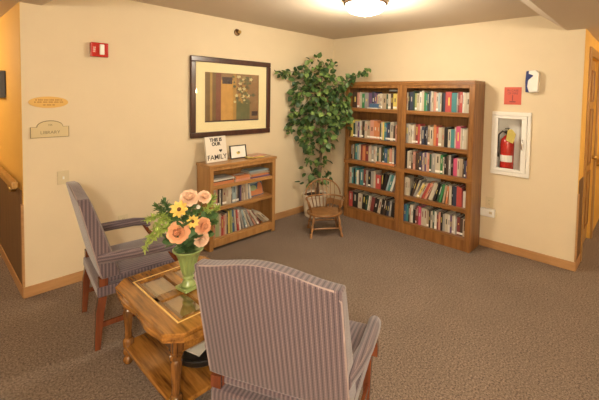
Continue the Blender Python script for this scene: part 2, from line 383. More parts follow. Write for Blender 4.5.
def place_row(spec, u0, u1, z, origin, rz, place, group, hr=(.19, .235), depth=.15, front=.02, band=.3):
    """spec: tokens like R50h24l12 - colour, thickness in px, optional height cm, optional lean degrees (to the right)"""
    items = []
    SIM = dict(W='C', C='W', N='B', B='K', R='M', T='L', Q='C', S='C', O='S', Y='C', A='C', U='T', G='D', F='N', M='K', K='A', L='C', P='M', D='N', I='A', J='L')
    toks = []
    for tk in spec.split():
        m_ = __import__('re').match(r'([A-Z])([0-9.]+)(.*)', tk); c_, w_, r_ = m_.group(1), float(m_.group(2)), m_.group(3)
        if w_ >= 24 and random.random() < .36:
            f_ = random.uniform(.35, .65); toks += [f'{c_}{w_*f_:.1f}{r_}', f'{SIM[c_]}{w_*(1-f_):.1f}{r_}'][::random.choice((1, -1))]
        else: toks.append(tk)
    for tk in toks:
        code = tk[0]; rest = tk[1:]; lean = 0; hh = None
        if 'l' in rest: rest, l = rest.split('l'); lean = float(l)
        if 'h' in rest: rest, h = rest.split('h'); hh = float(h)/100
        items.append([code, float(rest), (hh or random.uniform(*hr))-random.uniform(0, .016), lean])
    def poly(w, h, a):
        a = R(a); c = [(x*cos(a)+zz*sin(a), -x*sin(a)+zz*cos(a)) for x, zz in ((-w/2, 0), (w/2, 0), (w/2, h), (-w/2, h))]
        mz = min(p[1] for p in c); return [(x, zz-mz) for x, zz in c], -mz
    def ext(pl, zz, side):
        xs = []
        for (xa, za), (xb, zb) in zip(pl, pl[1:]+pl[:1]):
            if abs(zb-za) < 1e-9:
                if abs(za-zz) < 1e-6: xs += [xa, xb]
            elif min(za, zb)-1e-9 <= zz <= max(za, zb)+1e-9: xs.append(xa+(xb-xa)*(zz-za)/(zb-za))
        return (max(xs) if side else min(xs)) if xs else None
    def layout(sc):
        pos = []; prev = None
        for code, w, h, lean in items:
            pl, lift = poly(w*sc, h, lean)
            if prev is None: x = u0-min(p[0] for p in pl)+.004
            else:
                x = -9
                for k in range(0, 60):
                    zz = k*.005; a = ext(prev, zz, 1); c = ext(pl, zz, 0)
                    if a is not None and c is not None: x = max(x, a-c+.0008)
            pos.append((x, lift)); prev = [(px+x, pz) for px, pz in pl]
        return pos, max(p[0] for p in prev)
    lo, hi = 1e-5, .01
    for _ in range(40):
        mid = (lo+hi)/2
        if layout(mid)[1] > u1-.004: hi = mid
        else: lo = mid
    pos, _ = layout(lo)
    n = len(items); names = [BN[i[0]] for i in items]
    for k, ((code, w, h, lean), (x, lift)) in enumerate(zip(items, pos)):
        rel = h
        size = 'wide' if w*lo > .045 else 'slim' if w*lo < .02 else ('tall' if h > hr[0]+.7*(hr[1]-hr[0]) else '')
        adj = (('leaning ' if abs(lean) > 3 else '') + (size+' ' if size else '') + names[k]).strip()
        side = 'left' if k < n/2 else 'right'; o_ = (k+1) if side == 'left' else n-k
        if names.count(names[k]) == 1: lab = f'the only {names[k]} book on {place}'
        elif k == 0 or k == n-1: lab = f'{adj} book at the {"left" if k == 0 else "right"} end of {place}'
        else:
            lab = f'{adj} book between {names[k-1]} and {names[k+1]} on {place}'
            same = [j for j in range(1, n-1) if names[j-1:j+2] == names[k-1:k+2]]
            if len(same) > 1: lab = f'{names[k]} book, {ordinal(o_)} from {side} on {place}'
        if len(lab.split()) > 16: lab = lab.replace(adj+' book', names[k]+' book')
        assert lab not in ALL_LABELS, lab
        ALL_LABELS.add(lab)
        me = book_mesh(w*lo, depth+random.uniform(-.02, .02), h, code, random.random() < band and w*lo > .014, (random.uniform(.25, .45), random.uniform(.55, .9)) if random.random() < .6 else None)
        o = bpy.data.objects.new('book', me); COL.objects.link(o); tag(o, lab, 'book', group)
        M = Matrix.Translation(origin) @ Matrix.Rotation(rz, 4, 'Z') @ Matrix.Translation((x, front+random.uniform(0, .012), z+lift+.0006)) @ Matrix.Rotation(R(lean), 4, 'Y')
        o.matrix_world = M
def flat_book(code, x, y, z, w, d, t, rz, label, group, name='book', cat='book', origin=(0, 0, 0), orz=0):
    """book or magazine lying flat: w along x, d along y, spine on the -y long side"""
    b = B(); box(b, -w/2, w/2, -d/2, d/2, 0, t*.14, 0); box(b, -w/2, w/2, -d/2, d/2, t*.86, t, 0); box(b, -w/2, w/2, -d/2, -d/2+.003, t*.14, t*.86, 0)
    box(b, -w/2+.003, w/2-.003, -d/2+.003, d/2-.004, t*.14, t*.86, 1)
    box(b, -w*.35, w*.35, -d*.1, d*.25, t, t+.0004, 2)
    o = done(name, b, ['book_'+code, 'pages', 'book_'+random.choice('WCA')])
    o.matrix_world = Matrix.Translation(origin) @ Matrix.Rotation(orz, 4, 'Z') @ Matrix.Translation((x, y, z+.0005)) @ Matrix.Rotation(rz, 4, 'Z')
    return tag(o, label, cat, group)

# ------------------------------------------------------------------ tall bookcases (local: u to the viewer's right, y into the wall)
BW, BD, BH = .847, .275, 1.797
SH = (.139, .45, .772, 1.073, 1.458)
def tall_bookcase(yleft, label, x0=-.29):
    t = thing('bookcase', label, 'bookcase', (x0, yleft, 0), -pi/2, 'tall bookcases')
    W = BW
    b = B(); box(b, 0, .02, .0, BD, 0, BH-.03); done('side_panel', b, 'oak', t, bevel=.002)
    b = B(); box(b, W-.02, W, .0, BD, 0, BH-.03); done('side_panel', b, 'oak', t, bevel=.002)
    b = B(); box(b, .021, W-.021, BD-.012, BD-.004, .06, BH-.03); done('back_panel', b, 'oak', t)
    b = B(); box(b, 0, .058, -.018, -.0005, .0, BH-.03); box(b, W-.058, W, -.018, -.0005, .0, BH-.03)
    box(b, .058, W-.058, -.018, -.0005, 1.715, BH-.03); box(b, .058, W-.058, -.018, -.0005, .0, .118)
    done('face_frame', b, 'oak', t, bevel=.003)
    b = B(); box(b, 0, W, -.03, BD, BH-.0295, BH)
    box(b, 0, W, -.024, -.0185, BH-.05, BH-.03); done('top', b, 'oak_long_x', t, bevel=.004)
    for i, z in enumerate(SH):
        b = B(); box(b, .0215, W-.0215, .0, BD-.0125, z-.02, z)
        if i: box(b, .0585, W-.0585, -.014, -.0005, z-.045, z)
        if i == 2: box(b, -.003, W+.003, -.027, -.0185, z-.045, z+.002)
        if not i: box(b, .0585, W-.0585, -.018, -.0005, .1185, z)
        done('shelf', b, 'oak_long_x', t, bevel=.002)
    return t
YA, YB = -.509, -1.358
tall_bookcase(YA, 'left tall oak bookcase, nearest the leafy tree in the corner')
tall_bookcase(YB, 'right tall oak bookcase, nearest the fire extinguisher cabinet')
RSPEC = ['N12h20 U22h21 T18h21 B14h19 C28h21 B20h17 M12h19 P38h22 C25h21 C25h21 A18h20 B12h20 C18h20 D14h21 W20h20 M12h18 S18h21 B16h21 Q16h20 W40h21 F16h20 W25h21 Q12h19 M45h20 C20h19',
         'C26h22 C24h22 C20h21 B35h23l14 Q22h22l20 Y30h20l27 C18h22l27 R18h22l25 O30h22l24 C26h23l20 C12h21l20 B20h22l17 G42h22l13 A20h21l9 O18h21l5 C24h22 B12h21 N34h21 R22h22 R22h21 M10h20 W32h18',
         'B30h22 C22h21 C22h22 K20h20 S22h21 K25h20 K15h21 N20h22 F12h20 C15h21 F18h22 S30h22 D18h21 Q40h22 C45h22 G22h22 C15h20 B18h21 K20h22 Q20h22 B18h21 P35h19 C20h20 A28h21 K12h20 F28h19',
         'Q40h23 C18h22 C28h21 A18h22 R45h24 C15h22 N30h21 N28h21 A22h23 C30h22 O24h24 R22h22 C28h22 A25h22 B30h22 C25h21 T35h20 C10h23 P38h24 C24h23 C22h22 A20h23',
         'C25h22 B12h22 N33h22 D15h23 I20h21 C22h21 W42h23 G18h22 T10h21 D28h22 Q12h23 S38h22 C18h22 L27h22 N30h22 R12h23 R40h23 T40h22 Q10h22 R38h23 C28h22 C28h22']
LSPEC = ['R34h21 B45h21 C36h21l2 B30h20l4 D15h20l6 C24h20l8 M30h20l10 B28h20l10 C22h20l12 B35h21l8 N25h19l8 Q15h20l6 B30h19l5',
         'C28h22 T18h21 B15h21 T20h22 W20h20 K10h20 T38h21 M20h22 M12h21 Q20h22 B26h21 Q30h22 C18h22 R52h18 B22h21l3 B28h22l10 T36h22l16 W20h22l18',
         'K32h20 B12h21 T40h21 C18h21 M18h21 O30h20 M36h21 C18h22 Q35h22 C30h22 D18h20 C24h21 K12h21 D22h22 U28h21 I18h20 S24h21 C20h22 N26h21 K18h20',
         'Y30h23 D16h20 Q24h22 F20h21 C24h23 B24h22 C26h22 A26h23 S36h24 O30h24 O20h22 D15h21 Y24h23 U26h22 N26h21 C28h23 K20h20 S20h21',
         'K48h22 S20h21 C22h22 G22h20 Q36h20 F30h21 N24h22 F18h20 A28h19 C22h20 A34h20 D14h20 C22h20 K18h20 Y30h20 O26h20']
SN = ['the bottom shelf', 'the fourth shelf down', 'the middle shelf', 'the second shelf down', 'the top shelf']
for i in range(5):
    place_row(RSPEC[i], .0225, BW-.0225 if 0 else BW-.06, SH[i], (-.29, YB, 0), -pi/2, SN[i].replace('the ', '')+' of right tall bookcase', 'books on '+SN[i]+' of the right tall bookcase', band=.2)
    place_row(LSPEC[i], .05, BW-.06, SH[i], (-.29, YA, 0), -pi/2, SN[i].replace('the ', '')+' of left tall bookcase', 'books on '+SN[i]+' of the left tall bookcase', front=.05 if i in (2, 4) else .02, band=.85 if i == 3 else .15)
OL, OR_ = (-.29, YA, 0), (-.29, YB, 0)
flat_book('O', .62, .024, SH[2], .27, .042, .022, 0, 'orange paperback lying flat before books on middle shelf, left tall bookcase', 'flat books', origin=OL, orz=-pi/2)
flat_book('Q', .70, .115, SH[4]+.2215, .15, .12, .02, .05, 'grey book lying on top of others, top shelf of left tall bookcase', 'flat books', origin=OL, orz=-pi/2)
flat_book('W', .42, .025, SH[4], .17, .045, .012, 0, 'slim white book lying flat in front on top shelf of left tall bookcase', 'flat books', origin=OL, orz=-pi/2)
flat_book('U', .44, .025, SH[4]+.0125, .14, .045, .05, .02, 'thick blue book lying on a slim white one, left tall bookcase', 'flat books', origin=OL, orz=-pi/2)
# pale picture book standing against the back panel, behind the leaning books
b = B(); box(b, -.14, .14, 0, .012, 0, .262); box(b, -.137, .137, .002, .010, .002, .264, 1)
o = done('picture_book', b, ['book_W', 'pages']); o.matrix_world = Matrix.Translation(OR_) @ Matrix.Rotation(-pi/2, 4, 'Z') @ Matrix.Translation((.26, .205, SH[1]+.001)) @ Matrix.Rotation(R(-3), 4, 'X')
tag(o, 'large white picture book standing behind leaning books, right tall bookcase', 'book')

# ------------------------------------------------------------------ low bookcase on the back wall
SX0, SX1, SY, ST = -2.160, -1.305, -.258, .888
sb = thing('low_bookcase', 'low honey oak bookcase under the framed picture', 'bookcase', (SX0, SY, 0)); Ws = SX1-SX0; Ds = .24
SS = (.115, .437, .664)
b = B(); box(b, 0, .02, 0, Ds, 0, ST-.03); done('side_panel', b, 'honey_oak', sb, bevel=.002)
b = B(); box(b, Ws-.02, Ws, 0, Ds, 0, ST-.03); done('side_panel', b, 'honey_oak', sb, bevel=.002)
b = B(); box(b, .021, Ws-.021, Ds-.012, Ds-.004, .05, ST-.031); done('back_panel', b, 'honey_oak', sb)
b = B(); box(b, 0, .045, -.018, -.0005, 0, ST-.03); box(b, Ws-.045, Ws, -.018, -.0005, 0, ST-.03); box(b, .045, Ws-.045, -.018, -.0005, ST-.065, ST-.03); box(b, .045, Ws-.045, -.018, -.0005, .03, .10)
done('face_frame', b, 'honey_oak', sb, bevel=.003)
b = B(); box(b, -.012, Ws+.012, -.03, Ds, ST-.0295, ST); done('top', b, 'honey_oak_x', sb, bevel=.006)
for i, z in enumerate(SS):
    b = B(); box(b, .0215, Ws-.0215, 0, Ds-.0125, z-.02, z); box(b, .0455, Ws-.0455, -.012, -.0005, z-(.035 if i else .0145), z); done('shelf', b, 'honey_oak_x', sb, bevel=.002)
OS = (SX0, SY, 0)
place_row('C28h19 S16h19 K14h19 W10h18 B12h18 A34h20 C16h20 C26h20 B10h20 L30h20 Q12h20 K12h20 F24h20 A20h20 C16h20l-2 C18h19l-4 U8h19l-6 W14h18l-8', .05, .55, SS[1], OS, 0, 'middle shelf of low bookcase', 'books on the middle shelf of the low bookcase', hr=(.17, .2), depth=.15)
place_row('S25h25 J38h26 C18h24 R22h22 S14h22 C14h24 N12h24 Y16h26l-2 I16h26l-3 U22h25l-4 C14h25l-5 R18h25l-7 W16h24l-8 Q18h22l-14 L18h23l-18 C12h23l-22 Q22h23l-26 S12h24l-30 C18h23l-34 M10h22l-36 A24h20l-46 C22h20l-48', .05, Ws-.05, SS[0], OS, 0, 'bottom shelf of low bookcase', 'books on the bottom shelf of the low bookcase', hr=(.2, .26), depth=.17, band=.1)
# picture book facing out on the middle shelf
b = B(); box(b, -.095, .095, 0, .012, 0, .195, 0); box(b, -.093, .093, .002, .010, .001, .197, 1)
box(b, -.09, .09, -.0006, 0, .01, .075, 2); 
for cx_, cz_, rx, rz_, mi in ((-.045, .095, .05, .032, 3), (.055, .09, .035, .06, 2), (-.03, .155, .06, .018, 4), (.05, .165, .045, .014, 4)):
    P = [(cx_+rx*cos(2*pi*k/14)*(1+.15*sin(3*k)), cz_+rz_*sin(2*pi*k/14)) for k in range(14)]; prism(b, P, -.0012-.0003*mi, 0, mi, 'y')
o = done('picture_book', b, ['book_U', 'pages', 'book_O', 'book_J', 'book_L']); o.location = (SX0+.66, SY+.075, SS[1]+.002); o.rotation_euler = (R(-14), 0, R(4))
tag(o, 'colourful picture book facing out at right of middle shelf, low bookcase', 'book')
# magazines and books lying on the upper shelf of the low bookcase
zt = SS[2]; G = 'flat books on the upper shelf of the low bookcase'
for code, x, y, w, dd, t_, rz_, lab in (
    ('O', .18, .10, .26, .17, .03, .02, 'orange book at bottom of left pile, upper shelf of low bookcase'),
    ('B', .175, .10, .24, .16, .008, -.04, 'slim black book, second in left pile on upper shelf of low bookcase'),
    ('W', .19, .105, .25, .17, .014, .05, 'white magazine, third in left pile on upper shelf of low bookcase'),
    ('Q', .18, .105, .23, .17, .012, -.03, 'grey magazine on top of left pile, upper shelf of low bookcase')):
    flat_book(code, x, y, zt, w, dd, t_, rz_, lab, G, origin=OS); zt += t_+.0012
zt = SS[2]
for code, x, y, w, dd, t_, rz_, lab in (
    ('S', .42, .09, .19, .15, .022, .03, 'salmon book at bottom of middle pile, upper shelf of low bookcase'),
    ('O', .42, .09, .18, .15, .032, -.02, 'bright orange book on top of middle pile, upper shelf of low bookcase')):
    flat_book(code, x, y, zt, w, dd, t_, rz_, lab, G, origin=OS); zt += t_+.0012
zt = SS[2]
for code, x, y, w, dd, t_, rz_, lab in (
    ('F', .66, .10, .27, .17, .016, -.02, 'purple book at bottom of right pile, upper shelf of low bookcase'),
    ('O', .655, .10, .25, .16, .024, .03, 'orange book, second in right pile on upper shelf of low bookcase'),
    ('A', .66, .10, .26, .17, .012, -.05, 'tan magazine, third in right pile on upper shelf of low bookcase'),
    ('Q', .63, .10, .25, .17, .018, .04, 'thick grey book under the top one, right pile of low bookcase'),
    ('L', .645, .095, .26, .17, .01, -.06, 'pale blue magazine on top of right pile, low bookcase')):
    flat_book(code, x, y, zt, w, dd, t_, rz_, lab, G, origin=OS); zt += t_+.0012
zt = ST
for code, x, y, w, dd, t_, rz_, lab in (
    ('A', .70, .10, .20, .16, .008, .08, 'tan magazine at the bottom of pile lying on top of low bookcase'),
    ('Y', .61, .075, .20, .13, .006, -.25, 'yellow booklet sticking out of the pile on top of low bookcase'),
    ('S', .66, .11, .20, .15, .008, .12, 'salmon booklet on top of the pile on low bookcase')):
    flat_book(code, x, y, zt, w, dd, t_, rz_, lab, 'booklets on top of the low bookcase', 'booklet', 'booklet', origin=OS); zt += t_+.0012

# FAMILY plaque and small framed picture
mat('sign_white', (.74, .68, .58), .6, noise=.05, nscale=20); mat('ink', (.03, .022, .018), .6)
t = thing('family_sign', 'square cream sign reading FAMILY leaning on the low bookcase', 'sign', (-1.995, -.15, ST+.002), R(6)); t.rotation_euler = (R(-9), 0, R(5))
b = B(); box(b, -.13, .13, 0, .025, 0, .27); done('board', b, 'sign_white', t, bevel=.003)
text('FAMILY', .074, t, (0, -.0005, .048), RB, 'ink', bold=.0008)
for i, (s_, zz, sz) in enumerate((('THIS IS', .232, .050), ('OUR', .188, .050))):
    text(s_, sz, t, (0, -.0005, zz), RB, 'ink', bold=.0022)
b = B()
P = [(.016*16*sin(a)**3/13, .016*(13*cos(a)-5*cos(2*a)-2*cos(3*a)-cos(4*a))/13) for a in [2*pi*k/28 for k in range(28)]]
prism(b, [(x+.05, z+.115) for x, z in P], -.001, 0, 0, 'y'); done('heart', b, 'ink', t)
t = thing('small_picture_frame', 'small black framed print standing right of the FAMILY sign', 'picture frame', (-1.71, -.125, ST+.002)); t.rotation_euler = (R(-10), 0, R(-2))
b = B()
for q in ((-.105, .105, 0, .011), (-.105, .105, .139, .15), (-.105, -.094, .011, .139), (.094, .105, .011, .139)): box(b, q[0], q[1], 0, .015, q[2], q[3])
done('frame', b, 'black_metal', t, bevel=.002)
b = B(); box(b, -.094, .094, .006, .013, .011, .139, 0)
P = [(.024*cos(2*pi*k/16)*(1+.2*sin(2*k)), .064+.016*sin(2*pi*k/16)) for k in range(16)]; prism(b, P, .0052, .006, 1, 'y')
prism(b, [(x*.5+.006, z*.5+.04) for x, z in P], .0048, .006, 2, 'y'); done('print', b, ['white_paint', 'book_Y', 'book_K'], t)
b = B(); tube(b, [(0, .017, .08), (0, .05, .006)], .004, 6); done('stand', b, 'black_metal', t)

# ------------------------------------------------------------------ framed picture on the back wall
wood('dark_frame', (.075, .028, .018), (.04, .015, .01), rough=.3)
mat('mat_board', (.78, .68, .40), .8); mat('mat_bevel', (.35, .22, .08), .6)
px0, px1, pz0, pz1 = -2.235, -1.196, 1.142, 2.0
t = thing('framed_picture', 'large dark framed floral print above the low bookcase', 'picture', ((px0+px1)/2, 0, (pz0+pz1)/2)); hw, hh = (px1-px0)/2, (pz1-pz0)/2
b = B(); fwid = .058
for q in ((-hw, hw, -hh, -hh+fwid), (-hw, hw, hh-fwid, hh), (-hw, -hw+fwid, -hh+fwid, hh-fwid), (hw-fwid, hw, -hh+fwid, hh-fwid)):
    box(b, q[0], q[1], -.035, -.001, q[2], q[3])
done('frame', b, 'dark_frame', t, bevel=.008)
iw, ih = hw-fwid, hh-fwid; aw, ah = iw-.108, ih-.102
b = B()
for q in ((-iw, iw, -ih, -ah), (-iw, iw, ah, ih), (-iw, -aw, -ah, ah), (aw, iw, -ah, ah)): box(b, q[0], q[1], -.018, -.004, q[2], q[3])
done('mat_board', b, 'mat_board', t)
pc = dict(a=(.17,.10,.035), b=(.42,.25,.07), c=(.55,.30,.07), d=(.20,.07,.04), e=(.28,.16,.07), f=(.12,.11,.05), g=(.62,.55,.28), h=(.06,.035,.03), i=(.34,.25,.10), j=(.15,.15,.06))
for k, c in pc.items(): mat('print_'+k, tuple(min(.9, q*.9) for q in c), .6, noise=.25, nscale=14)
b = B(); keys = list(pc)
def pr(x0, x1, z0, z1, k, lvl): box(b, -aw+x0*2*aw, -aw+x1*2*aw, -.0085-lvl*.0004, -.008, -ah+z0*2*ah, -ah+z1*2*ah, keys.index(k))
box(b, -aw, aw, -.0085, -.004, -ah, ah, keys.index('e'))
for q in ((0, .09, .0, 1, 'a', 1), (.09, .13, 0, 1, 'b', 1), (.13, .19, 0, 1, 'a', 1), (.19, .28, 0, 1, 'd', 1), (.28, .5, .02, .86, 'c', 1), (.30, .48, .78, .92, 'h', 2), (.5, .56, 0, 1, 'b', 1),
          (.56, .82, 0, .45, 'j', 1), (.82, 1, 0, 1, 'e', 1), (.86, .98, .1, .2, 'h', 2), (.70, .80, .80, .95, 'f', 1), (0, 1, 0, .03, 'h', 3)): pr(*q)
rn = random.Random(3)
for k in range(80):
    cx_, cz_ = rn.gauss(.68, .085), rn.uniform(.38, .97); rad = rn.uniform(.012, .028)
    cx_ = min(.9, max(.5, cx_)); P = [(-aw+cx_*2*aw+rad*cos(a)*(1+.3*sin(5*a+k)), -ah+cz_*2*ah*.98+rad*.8*sin(a)*(1+.3*sin(5*a+k))) for a in [2*pi*m/15 for m in range(15)]]
    prism(b, P, -.0100-.00003*k, -.008, keys.index(rn.choice('gijbfaj')), 'y')
done('print', b, ['print_'+k for k in keys], t)
b = B(); box(b, -iw, iw, -.0225, -.0205, -ih, ih); done('glass', b, 'clear_glass', t)

# ------------------------------------------------------------------ things on the back wall
t = thing('fire_alarm', 'red fire alarm with a clear strobe high on the cream wall', 'fire alarm', (-3.056, 0, 1.966))
b = B(); box(b, -.066, .066, -.045, -.001, -.06, .06); done('housing', b, 'red_enamel', t, bevel=.006)
b = B(); box(b, -.004, .030, -.065, -.0455, -.042, .046); done('strobe_lens', b, 'white_plastic', t, bevel=.006)
text('FIRE', .026, t, (-.04, -.0455, 0), (pi/2, -pi/2, 0), 'white_plastic')
t = thing('sprinkler_head', 'small round bronze sprinkler head on the wall above the picture', 'sprinkler', (-1.665, 0, 2.31))
MX = Matrix.Rotation(pi/2, 4, 'X')
b = B(); lathe(b, [(0, .001), (.04, .001), (.036, .012), (.015, .016), (.015, .022), (0, .022)], M=MX); done('escutcheon', b, 'bronze', t, smooth='auto')
b = B(); lathe(b, [(0, .0225), (.009, .0225), (.007, .05), (.02, .055), (.02, .058), (0, .058)], seg=14, M=MX); done('nozzle', b, 'brass', t, smooth='auto')
mat('gold_plate', (.74, .46, .13), .35, .0); mat('gold_ink', (.42, .20, .05), .5); mat('plaque_face', (.62, .50, .28), .55); mat('plaque_edge', (.22, .175, .09), .5)
t = thing('oval_plaque', 'oval golden name plaque above the LIBRARY sign', 'sign', (-3.405, 0, 1.52))
b = B(); prism(b, [(.128*cos(a), .045*sin(a)) for a in [2*pi*k/40 for k in range(40)]], -.008, -.001, 0, 'y'); done('plate', b, 'gold_plate', t, bevel=.002)
for s_, z_, q in (('THE WARM LIBRARY', .017, .02), ('IN LOVING MEMORY', .0, .02), ('OF FAMILY', -.022, .022)):
    pass
for z_, hw_ in ((.018, .085), (.001, .09), (-.021, .04)):
    b = B(); n_ = int(hw_/.006)
    for k in range(-n_, n_+1):
        if (k*7+int(z_*1000)) % 6 == 0: continue
        hgt = .0045 if (k*k+3) % 4 else .0062
        box(b, k*.006-.002, k*.006+.002, -.0088, -.0078, z_-hgt, z_+hgt)
    done('engraving', b, 'gold_ink', t)
t = thing('library_sign', 'arched tan plaque reading LIBRARY below the oval plaque', 'sign', (-3.4, 0, 1.298))
def arch(sc):
    P = [(-.125, -.058), (.125, -.058), (.125, .028), (.085, .028)]
    P += [(.085*cos(a), .030+.048*sin(a)) for a in [pi*k/12 for k in range(1, 12)]] + [(-.085, .028), (-.125, .028)]
    return [(x*sc[0], z*sc[1]) for x, z in P]
b = B(); prism(b, arch((1, 1)), -.010, -.001, 0, 'y'); done('border', b, 'plaque_edge', t)
b = B(); prism(b, arch((.965, .925)), -.012, -.0102, 0, 'y'); done('face', b, 'plaque_face', t)
text('LIBRARY', .034, t, (0, -.0125, -.018), RB, 'plaque_edge'); text('106', .02, t, (0, -.0125, .042), RB, 'plaque_edge')
mat('almond_plastic', (.62, .52, .33), .4)
def outlet(name, label, loc, rz, kind, m='almond_plastic'):
    t = thing(name, label, 'outlet' if kind == 'outlet' else 'light switch', loc, rz)
    b = B(); box(b, -.04, .04, -.006, -.001, -.055, .055); done('cover_plate', b, m, t, bevel=.003)
    if kind == 'outlet':
        for s_ in (-.02, .02):
            b = B(); lathe(b, [(0, .0062), (.016, .0062), (.016, .009), (0, .009)], (0, 0, 0), 16, M=Matrix.Translation((0, 0, s_)) @ MX); 
            box(b, -.007, -.005, -.0096, -.009, s_-.004, s_+.006, 1); box(b, .005, .007, -.0096, -.009, s_-.004, s_+.006, 1); done('socket', b, [m, 'ink'], t)
    else:
        b = B(); box(b, -.006, .006, -.016, -.0062, -.012, .01); done('toggle', b, 'white_plastic', t, bevel=.001)
outlet('light_switch', 'almond light switch plate beside the leaning chair back, under the plaques', (-3.318, 0, .905), 0, 'switch')
outlet('wall_outlet', 'almond wall outlet low on the back wall behind the near chair arm', (-2.87, 0, .435), 0, 'outlet')
t = thing('wall_box', 'dark grey box on the yellow corridor wall above the handrail', 'wall box', (XL, 1.05, 1.66))
b = B(); box(b, -.045, -.0055, -.36, .36, -.12, .12); done('housing', b, mat('dark_grey', (.07, .075, .085), .5), t, bevel=.006)
b = B(); box(b, -.052, -.0455, -.3, .3, -.10, -.02); box(b, -.048, -.0455, -.3, .3, .02, .1, 1); done('grille', b, ['black_metal', 'ink'], t)

# ------------------------------------------------------------------ things on the right wall
# fire extinguisher cabinet: recess tub, white frame, door with a pane
cyc, czc = (cy0+cy1)/2, (cz0+cz1)/2; chw, chh = (cy1-cy0)/2, (cz1-cz0)/2
t = thing('extinguisher_cabinet', 'white glazed fire extinguisher cabinet recessed in the right wall', 'cabinet', (0, cyc, czc), -pi/2)
b = B(); e = chw-.002; f_ = chh-.002      # local x right, y into the wall
box(b, -e, e, .14, .145, -f_, f_); box(b, -e, -e+.004, -.005, .14, -f_, f_); box(b, e-.004, e, -.005, .14, -f_, f_); box(b, -e+.004, e-.004, -.005, .14, -f_, -f_+.004); box(b, -e+.004, e-.004, -.005, .14, f_-.004, f_)
done('tub', b, 'white_paint', t)
b = B(); OW, OH, IW, IH = .188, .332, .135, .272
for q in ((-OW, OW, -OH, -IH-.02), (-OW, OW, IH+.02, OH), (-OW, -IW-.02, -IH-.02, IH+.02), (IW+.02, OW, -IH-.02, IH+.02)): box(b, q[0], q[1], -.022, -.001, q[2], q[3])
done('frame', b, 'white_paint', t, bevel=.005)
dr = B()
for q in ((-IW-.018, IW+.018, -IH-.018, -IH+.012), (-IW-.018, IW+.018, IH-.012, IH+.018), (-IW-.018, -IW+.012, -IH+.012, IH-.012), (IW-.03, IW+.018, -IH+.012, IH-.012)): box(dr, q[0], q[1], -.03, -.008, q[2], q[3])
door = done('cabinet_door', dr, 'white_plastic', t, bevel=.003)
b = B(); box(b, -IW+.012, IW-.03, -.021, -.018, -IH+.012, IH-.012); done('pane', b, 'clear_glass', door)
b = B(); tube(b, [(.118, -.031, .05), (.118, -.048, .04), (.118, -.048, -.04), (.118, -.031, -.05)], .006, 8); done('handle', b, 'chrome', door, smooth=True)
# the extinguisher itself
t = thing('fire_extinguisher', 'red fire extinguisher with a yellow tag inside the white cabinet', 'fire extinguisher', (.073, cyc+.052, cz0+.005), -pi/2)
b = B(); lathe(b, [(0, 0), (.061, 0), (.068, .012), (.068, .30), (.062, .335), (.035, .365), (.018, .38), (0, .38)], seg=28); done('cylinder', b, 'red_enamel', t, smooth='auto')
b = B(); lathe(b, [(.0685, .10), (.0688, .10), (.0688, .17), (.0685, .17)], seg=28); 
for f in list(b.faces):
    c = f.calc_center_median()
    if not (c.y < -.035): b.faces.remove(f)
done('label_sticker', b, 'white_plastic', t)
b = B(); lathe(b, [(0, .38), (.017, .38), (.017, .42), (0, .42)], seg=14); box(b, -.012, .012, -.05, .04, .418, .43); box(b, -.010, .010, -.065, .02, .445, .455); tube(b, [(0, .015, .42), (0, .03, .45)], .006, 6)
done('valve', b, 'black_metal', t)
b = B(); tube(b, [(-.012, -.01, .40), (-.045, -.02, .42), (-.082, -.02, .38), (-.088, -.015, .30), (-.088, -.01, .2), (-.086, -.01, .14)], [.008]*5+[.013], 8); done('hose', b, 'black_metal', t, smooth=True)
b = B(); prism(b, [(.005, .33), (.075, .30), (.10, .40), (.06, .45), (.02, .44)], -.0745, -.0725, 0, 'y'); done('tag', b, 'book_Y', t)

t = thing('red_notice', 'square red paper notice above the extinguisher cabinet', 'notice', (0, -2.48, 1.645), -pi/2)
mat('notice_red', (.60, .10, .06), .6)
b = B(); box(b, -.082, .082, -.004, -.001, -.09, .09); done('sheet', b, 'notice_red', t)
text('IN CASE', .03, t, (0, -.0042, .055), RB, 'book_M'); text('OF FIRE', .03, t, (0, -.0042, .025), RB, 'book_M')
b = B(); box(b, -.004, .004, -.005, -.0041, -.05, .008); box(b, -.03, .03, -.005, -.0041, -.065, -.055); done('arrow', b, 'book_M', t)
t = thing('wall_dispenser', 'white and navy dispenser on the wall above the red notice', 'dispenser', (0, -2.668, 1.79), -pi/2)
b = B(); prism(b, [(-.05, -.112), (.055, -.105), (.058, .08), (.03, .112), (-.045, .108), (-.055, .0)], -.075, -.001, 0, 'y'); done('housing', b, 'white_plastic', t, bevel=.012)
b = B(); mat('navy_plastic', (.02, .035, .16), .3)
P = [(-.052, -.105), (-.022, -.108), (-.040, -.05), (-.034, .01), (-.0, .045), (.01, .06), (-.03, .075), (-.03, .105), (-.052, .10), (-.058, .0)]
prism(b, P, -.079, -.0755, 0, 'y'); done('side_cover', b, 'navy_plastic', t)
b = B(); prism(b, [(-.02, .03), (.012, .052), (-.0, .062), (-.022, .056)], -.0815, -.0795, 0, 'y'); done('mark', b, 'navy_plastic', t)
outlet('wall_outlet', 'almond wall outlet above the white plug box near the tall bookcase', (0, -2.29, .492), -pi/2, 'outlet')
t = thing('plug_box', 'white plug-in box low on the wall beside the right tall bookcase', 'plug box', (0, -2.285, .388), -pi/2)
b = B(); box(b, -.075, .075, -.045, -.001, -.045, .04); done('housing', b, 'white_plastic', t, bevel=.008)
b = B(); box(b, .02, .05, -.048, -.0455, -.01, .015); done('button', b, 'almond_plastic', t)

